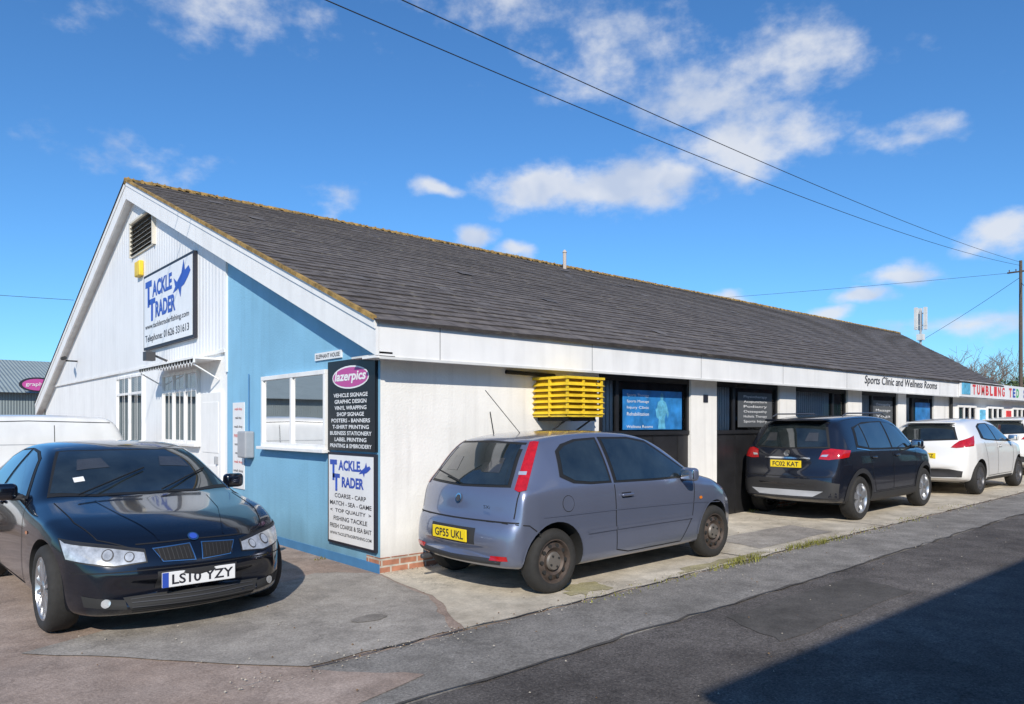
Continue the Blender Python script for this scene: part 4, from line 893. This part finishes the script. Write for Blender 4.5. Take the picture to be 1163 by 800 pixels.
rear(C,'tail_lamp',[(.74,.75),(.83,.75)],[(.72,1.15),(.80,1.15)],M['redlamp'],.006,True)
# ------------------------------------------------------------ world
w=bpy.data.worlds.new('World'); S.world=w; w.use_nodes=True; nt=w.node_tree; L=nt.links.new
bg=nt.nodes['Background']; bg.inputs[1].default_value=.14
EL=33; hx,hy=.64,.768
sky=nd(nt,'ShaderNodeTexSky',sky_type='NISHITA'); sky.sun_disc=False; sky.sun_elevation=math.radians(EL); sky.sun_rotation=math.atan2(-hx,-hy); sky.air_density=1.0; sky.dust_density=.2; sky.ozone_density=3.0
hs=nd(nt,'ShaderNodeMix',data_type='RGBA',blend_type='MULTIPLY'); hs.inputs[0].default_value=1; hs.inputs[7].default_value=(.46,.82,1.12,1); L(sky.outputs[0],hs.inputs[6])
tc=nd(nt,'ShaderNodeTexCoord'); sx=nd(nt,'ShaderNodeSeparateXYZ'); L(tc.outputs['Generated'],sx.inputs[0])
def mth(op,a,b=None,c=None):
    n=nd(nt,'ShaderNodeMath',operation=op)
    for i,v in enumerate((a,b,c)):
        if v is None: continue
        if isinstance(v,(int,float)): n.inputs[i].default_value=v
        else: L(v,n.inputs[i])
    return n.outputs[0]
az=mth('ARCTAN2',sx.outputs[1],sx.outputs[0]); el=mth('ARCSINE',sx.outputs[2])
cv=nd(nt,'ShaderNodeCombineXYZ'); L(az,cv.inputs[0]); L(el,cv.inputs[1])
def noise(sc,det,ro,vec):
    n=nd(nt,'ShaderNodeTexNoise'); n.noise_dimensions='2D'; n.inputs['Scale'].default_value=sc; n.inputs['Detail'].default_value=det; n.inputs['Roughness'].default_value=ro; L(vec,n.inputs['Vector']); return n
mp=nd(nt,'ShaderNodeVectorMath',operation='MULTIPLY'); mp.inputs[1].default_value=(1,1.6,1); L(cv.outputs[0],mp.inputs[0])
nw=noise(7,3,.55,mp.outputs[0])
wsub=nd(nt,'ShaderNodeVectorMath',operation='SUBTRACT'); L(nw.outputs['Color'],wsub.inputs[0]); wsub.inputs[1].default_value=(.5,.5,.5)
wsc=nd(nt,'ShaderNodeVectorMath',operation='SCALE'); L(wsub.outputs[0],wsc.inputs[0]); wsc.inputs['Scale'].default_value=.06
wv=nd(nt,'ShaderNodeVectorMath',operation='ADD'); L(cv.outputs[0],wv.inputs[0]); L(wsc.outputs[0],wv.inputs[1])
blobs=[(46,17.4,6.8,2.2,1.25),(39,17.8,7.2,2.5,1.3),(31,20.0,7,3.2,.95),(34.4,23.2,6.5,3.0,.82),(28.2,25,7,3.2,.82),(41,26.5,8,4,.55),(55.3,17.1,2.4,1.2,1.05),(51.5,14.1,2.1,.9,1.1),(48.3,13.3,1.9,.8,1.0),
(20.9,10.4,3.1,1.2,1.1),(23.8,8.7,2.5,.9,1.0),(15.3,12,2.8,1.3,1.0),(26.4,7.7,2.1,.8,.9),(33,9.4,2.0,.7,.8),(70.3,28,9,2.6,.5),(62.6,16.6,2,1.8,.48),(75.8,17.9,5,1.4,.40),(17.2,6.2,6,1.5,.8),(49,30.5,10,2.5,.5),(84,27,6,2,.5),(21,19,4,1.2,.5),
(200,30,22,6,1),(-60,28,20,6,1)]
cur=None
for (a,e,ww,hh,st) in blobs:
    a=a if a<=180 else a-360
    s1=nd(nt,'ShaderNodeVectorMath',operation='SUBTRACT'); L(wv.outputs[0],s1.inputs[0]); s1.inputs[1].default_value=(math.radians(a),math.radians(e),0)
    s2=nd(nt,'ShaderNodeVectorMath',operation='MULTIPLY'); L(s1.outputs[0],s2.inputs[0]); s2.inputs[1].default_value=(1/math.radians(ww),1/math.radians(hh),0)
    s3=nd(nt,'ShaderNodeVectorMath',operation='LENGTH'); L(s2.outputs[0],s3.inputs[0])
    o=mth('MULTIPLY_ADD',s3.outputs['Value'],-st,st)
    cur=o if cur is None else mth('MAXIMUM',cur,o)
nf=noise(17,7,.58,mp.outputs[0])
nn=mth('MULTIPLY_ADD',nf.outputs['Fac'],1.25,-.72)
cur=mth('MAXIMUM',cur,-.3)
tot=mth('ADD',cur,nn)
mr=nd(nt,'ShaderNodeMapRange',interpolation_type='SMOOTHSTEP'); mr.inputs[1].default_value=-.12; mr.inputs[2].default_value=.75; mr.inputs[3].default_value=0; mr.inputs[4].default_value=.88; L(tot,mr.inputs[0])
# cloud tone: lighter tops, slightly grey-blue thick parts
cr=nd(nt,'ShaderNodeMix',data_type='RGBA'); cr.inputs[6].default_value=(5.6,5.8,6.2,1); cr.inputs[7].default_value=(4.1,4.6,5.6,1)
n6=noise(11,3,.5,wv.outputs[0]); r6=nd(nt,'ShaderNodeMapRange'); r6.inputs[1].default_value=.42; r6.inputs[2].default_value=.68; L(n6.outputs['Fac'],r6.inputs[0]); L(r6.outputs[0],cr.inputs[0])
mx=nd(nt,'ShaderNodeMix',data_type='RGBA'); L(mr.outputs[0],mx.inputs[0]); L(hs.outputs[2],mx.inputs[6]); L(cr.outputs[2],mx.inputs[7])
L(mx.outputs[2],bg.inputs[0])
w.cycles.sampling_method='MANUAL'; w.cycles.sample_map_resolution=512
su=bpy.data.lights.new('sun','SUN'); su.energy=4.7; su.angle=math.radians(.5); su.color=(1,.93,.82)
so=bpy.data.objects.new('sun',su); COL.objects.link(so)
d=Vector((hx*math.cos(math.radians(EL)),hy*math.cos(math.radians(EL)),-math.sin(math.radians(EL)))); so.rotation_euler=d.to_track_quat('-Z','Y').to_euler(); so.location=(-10,-14,20)
cd=bpy.data.cameras.new('camera'); cd.lens=36*837/1163; cd.sensor_width=36; cd.sensor_fit='HORIZONTAL'; cd.shift_y=82/1163; cd.clip_end=3000; cd.clip_start=.05
co=bpy.data.objects.new('camera',cd); COL.objects.link(co); co.location=(-4.10,-6.87,1.60); co.rotation_euler=(math.radians(90),0,math.radians(49.03-90)); S.camera=co
S.view_settings.view_transform='Standard'; S.view_settings.look='None'; S.view_settings.exposure=0
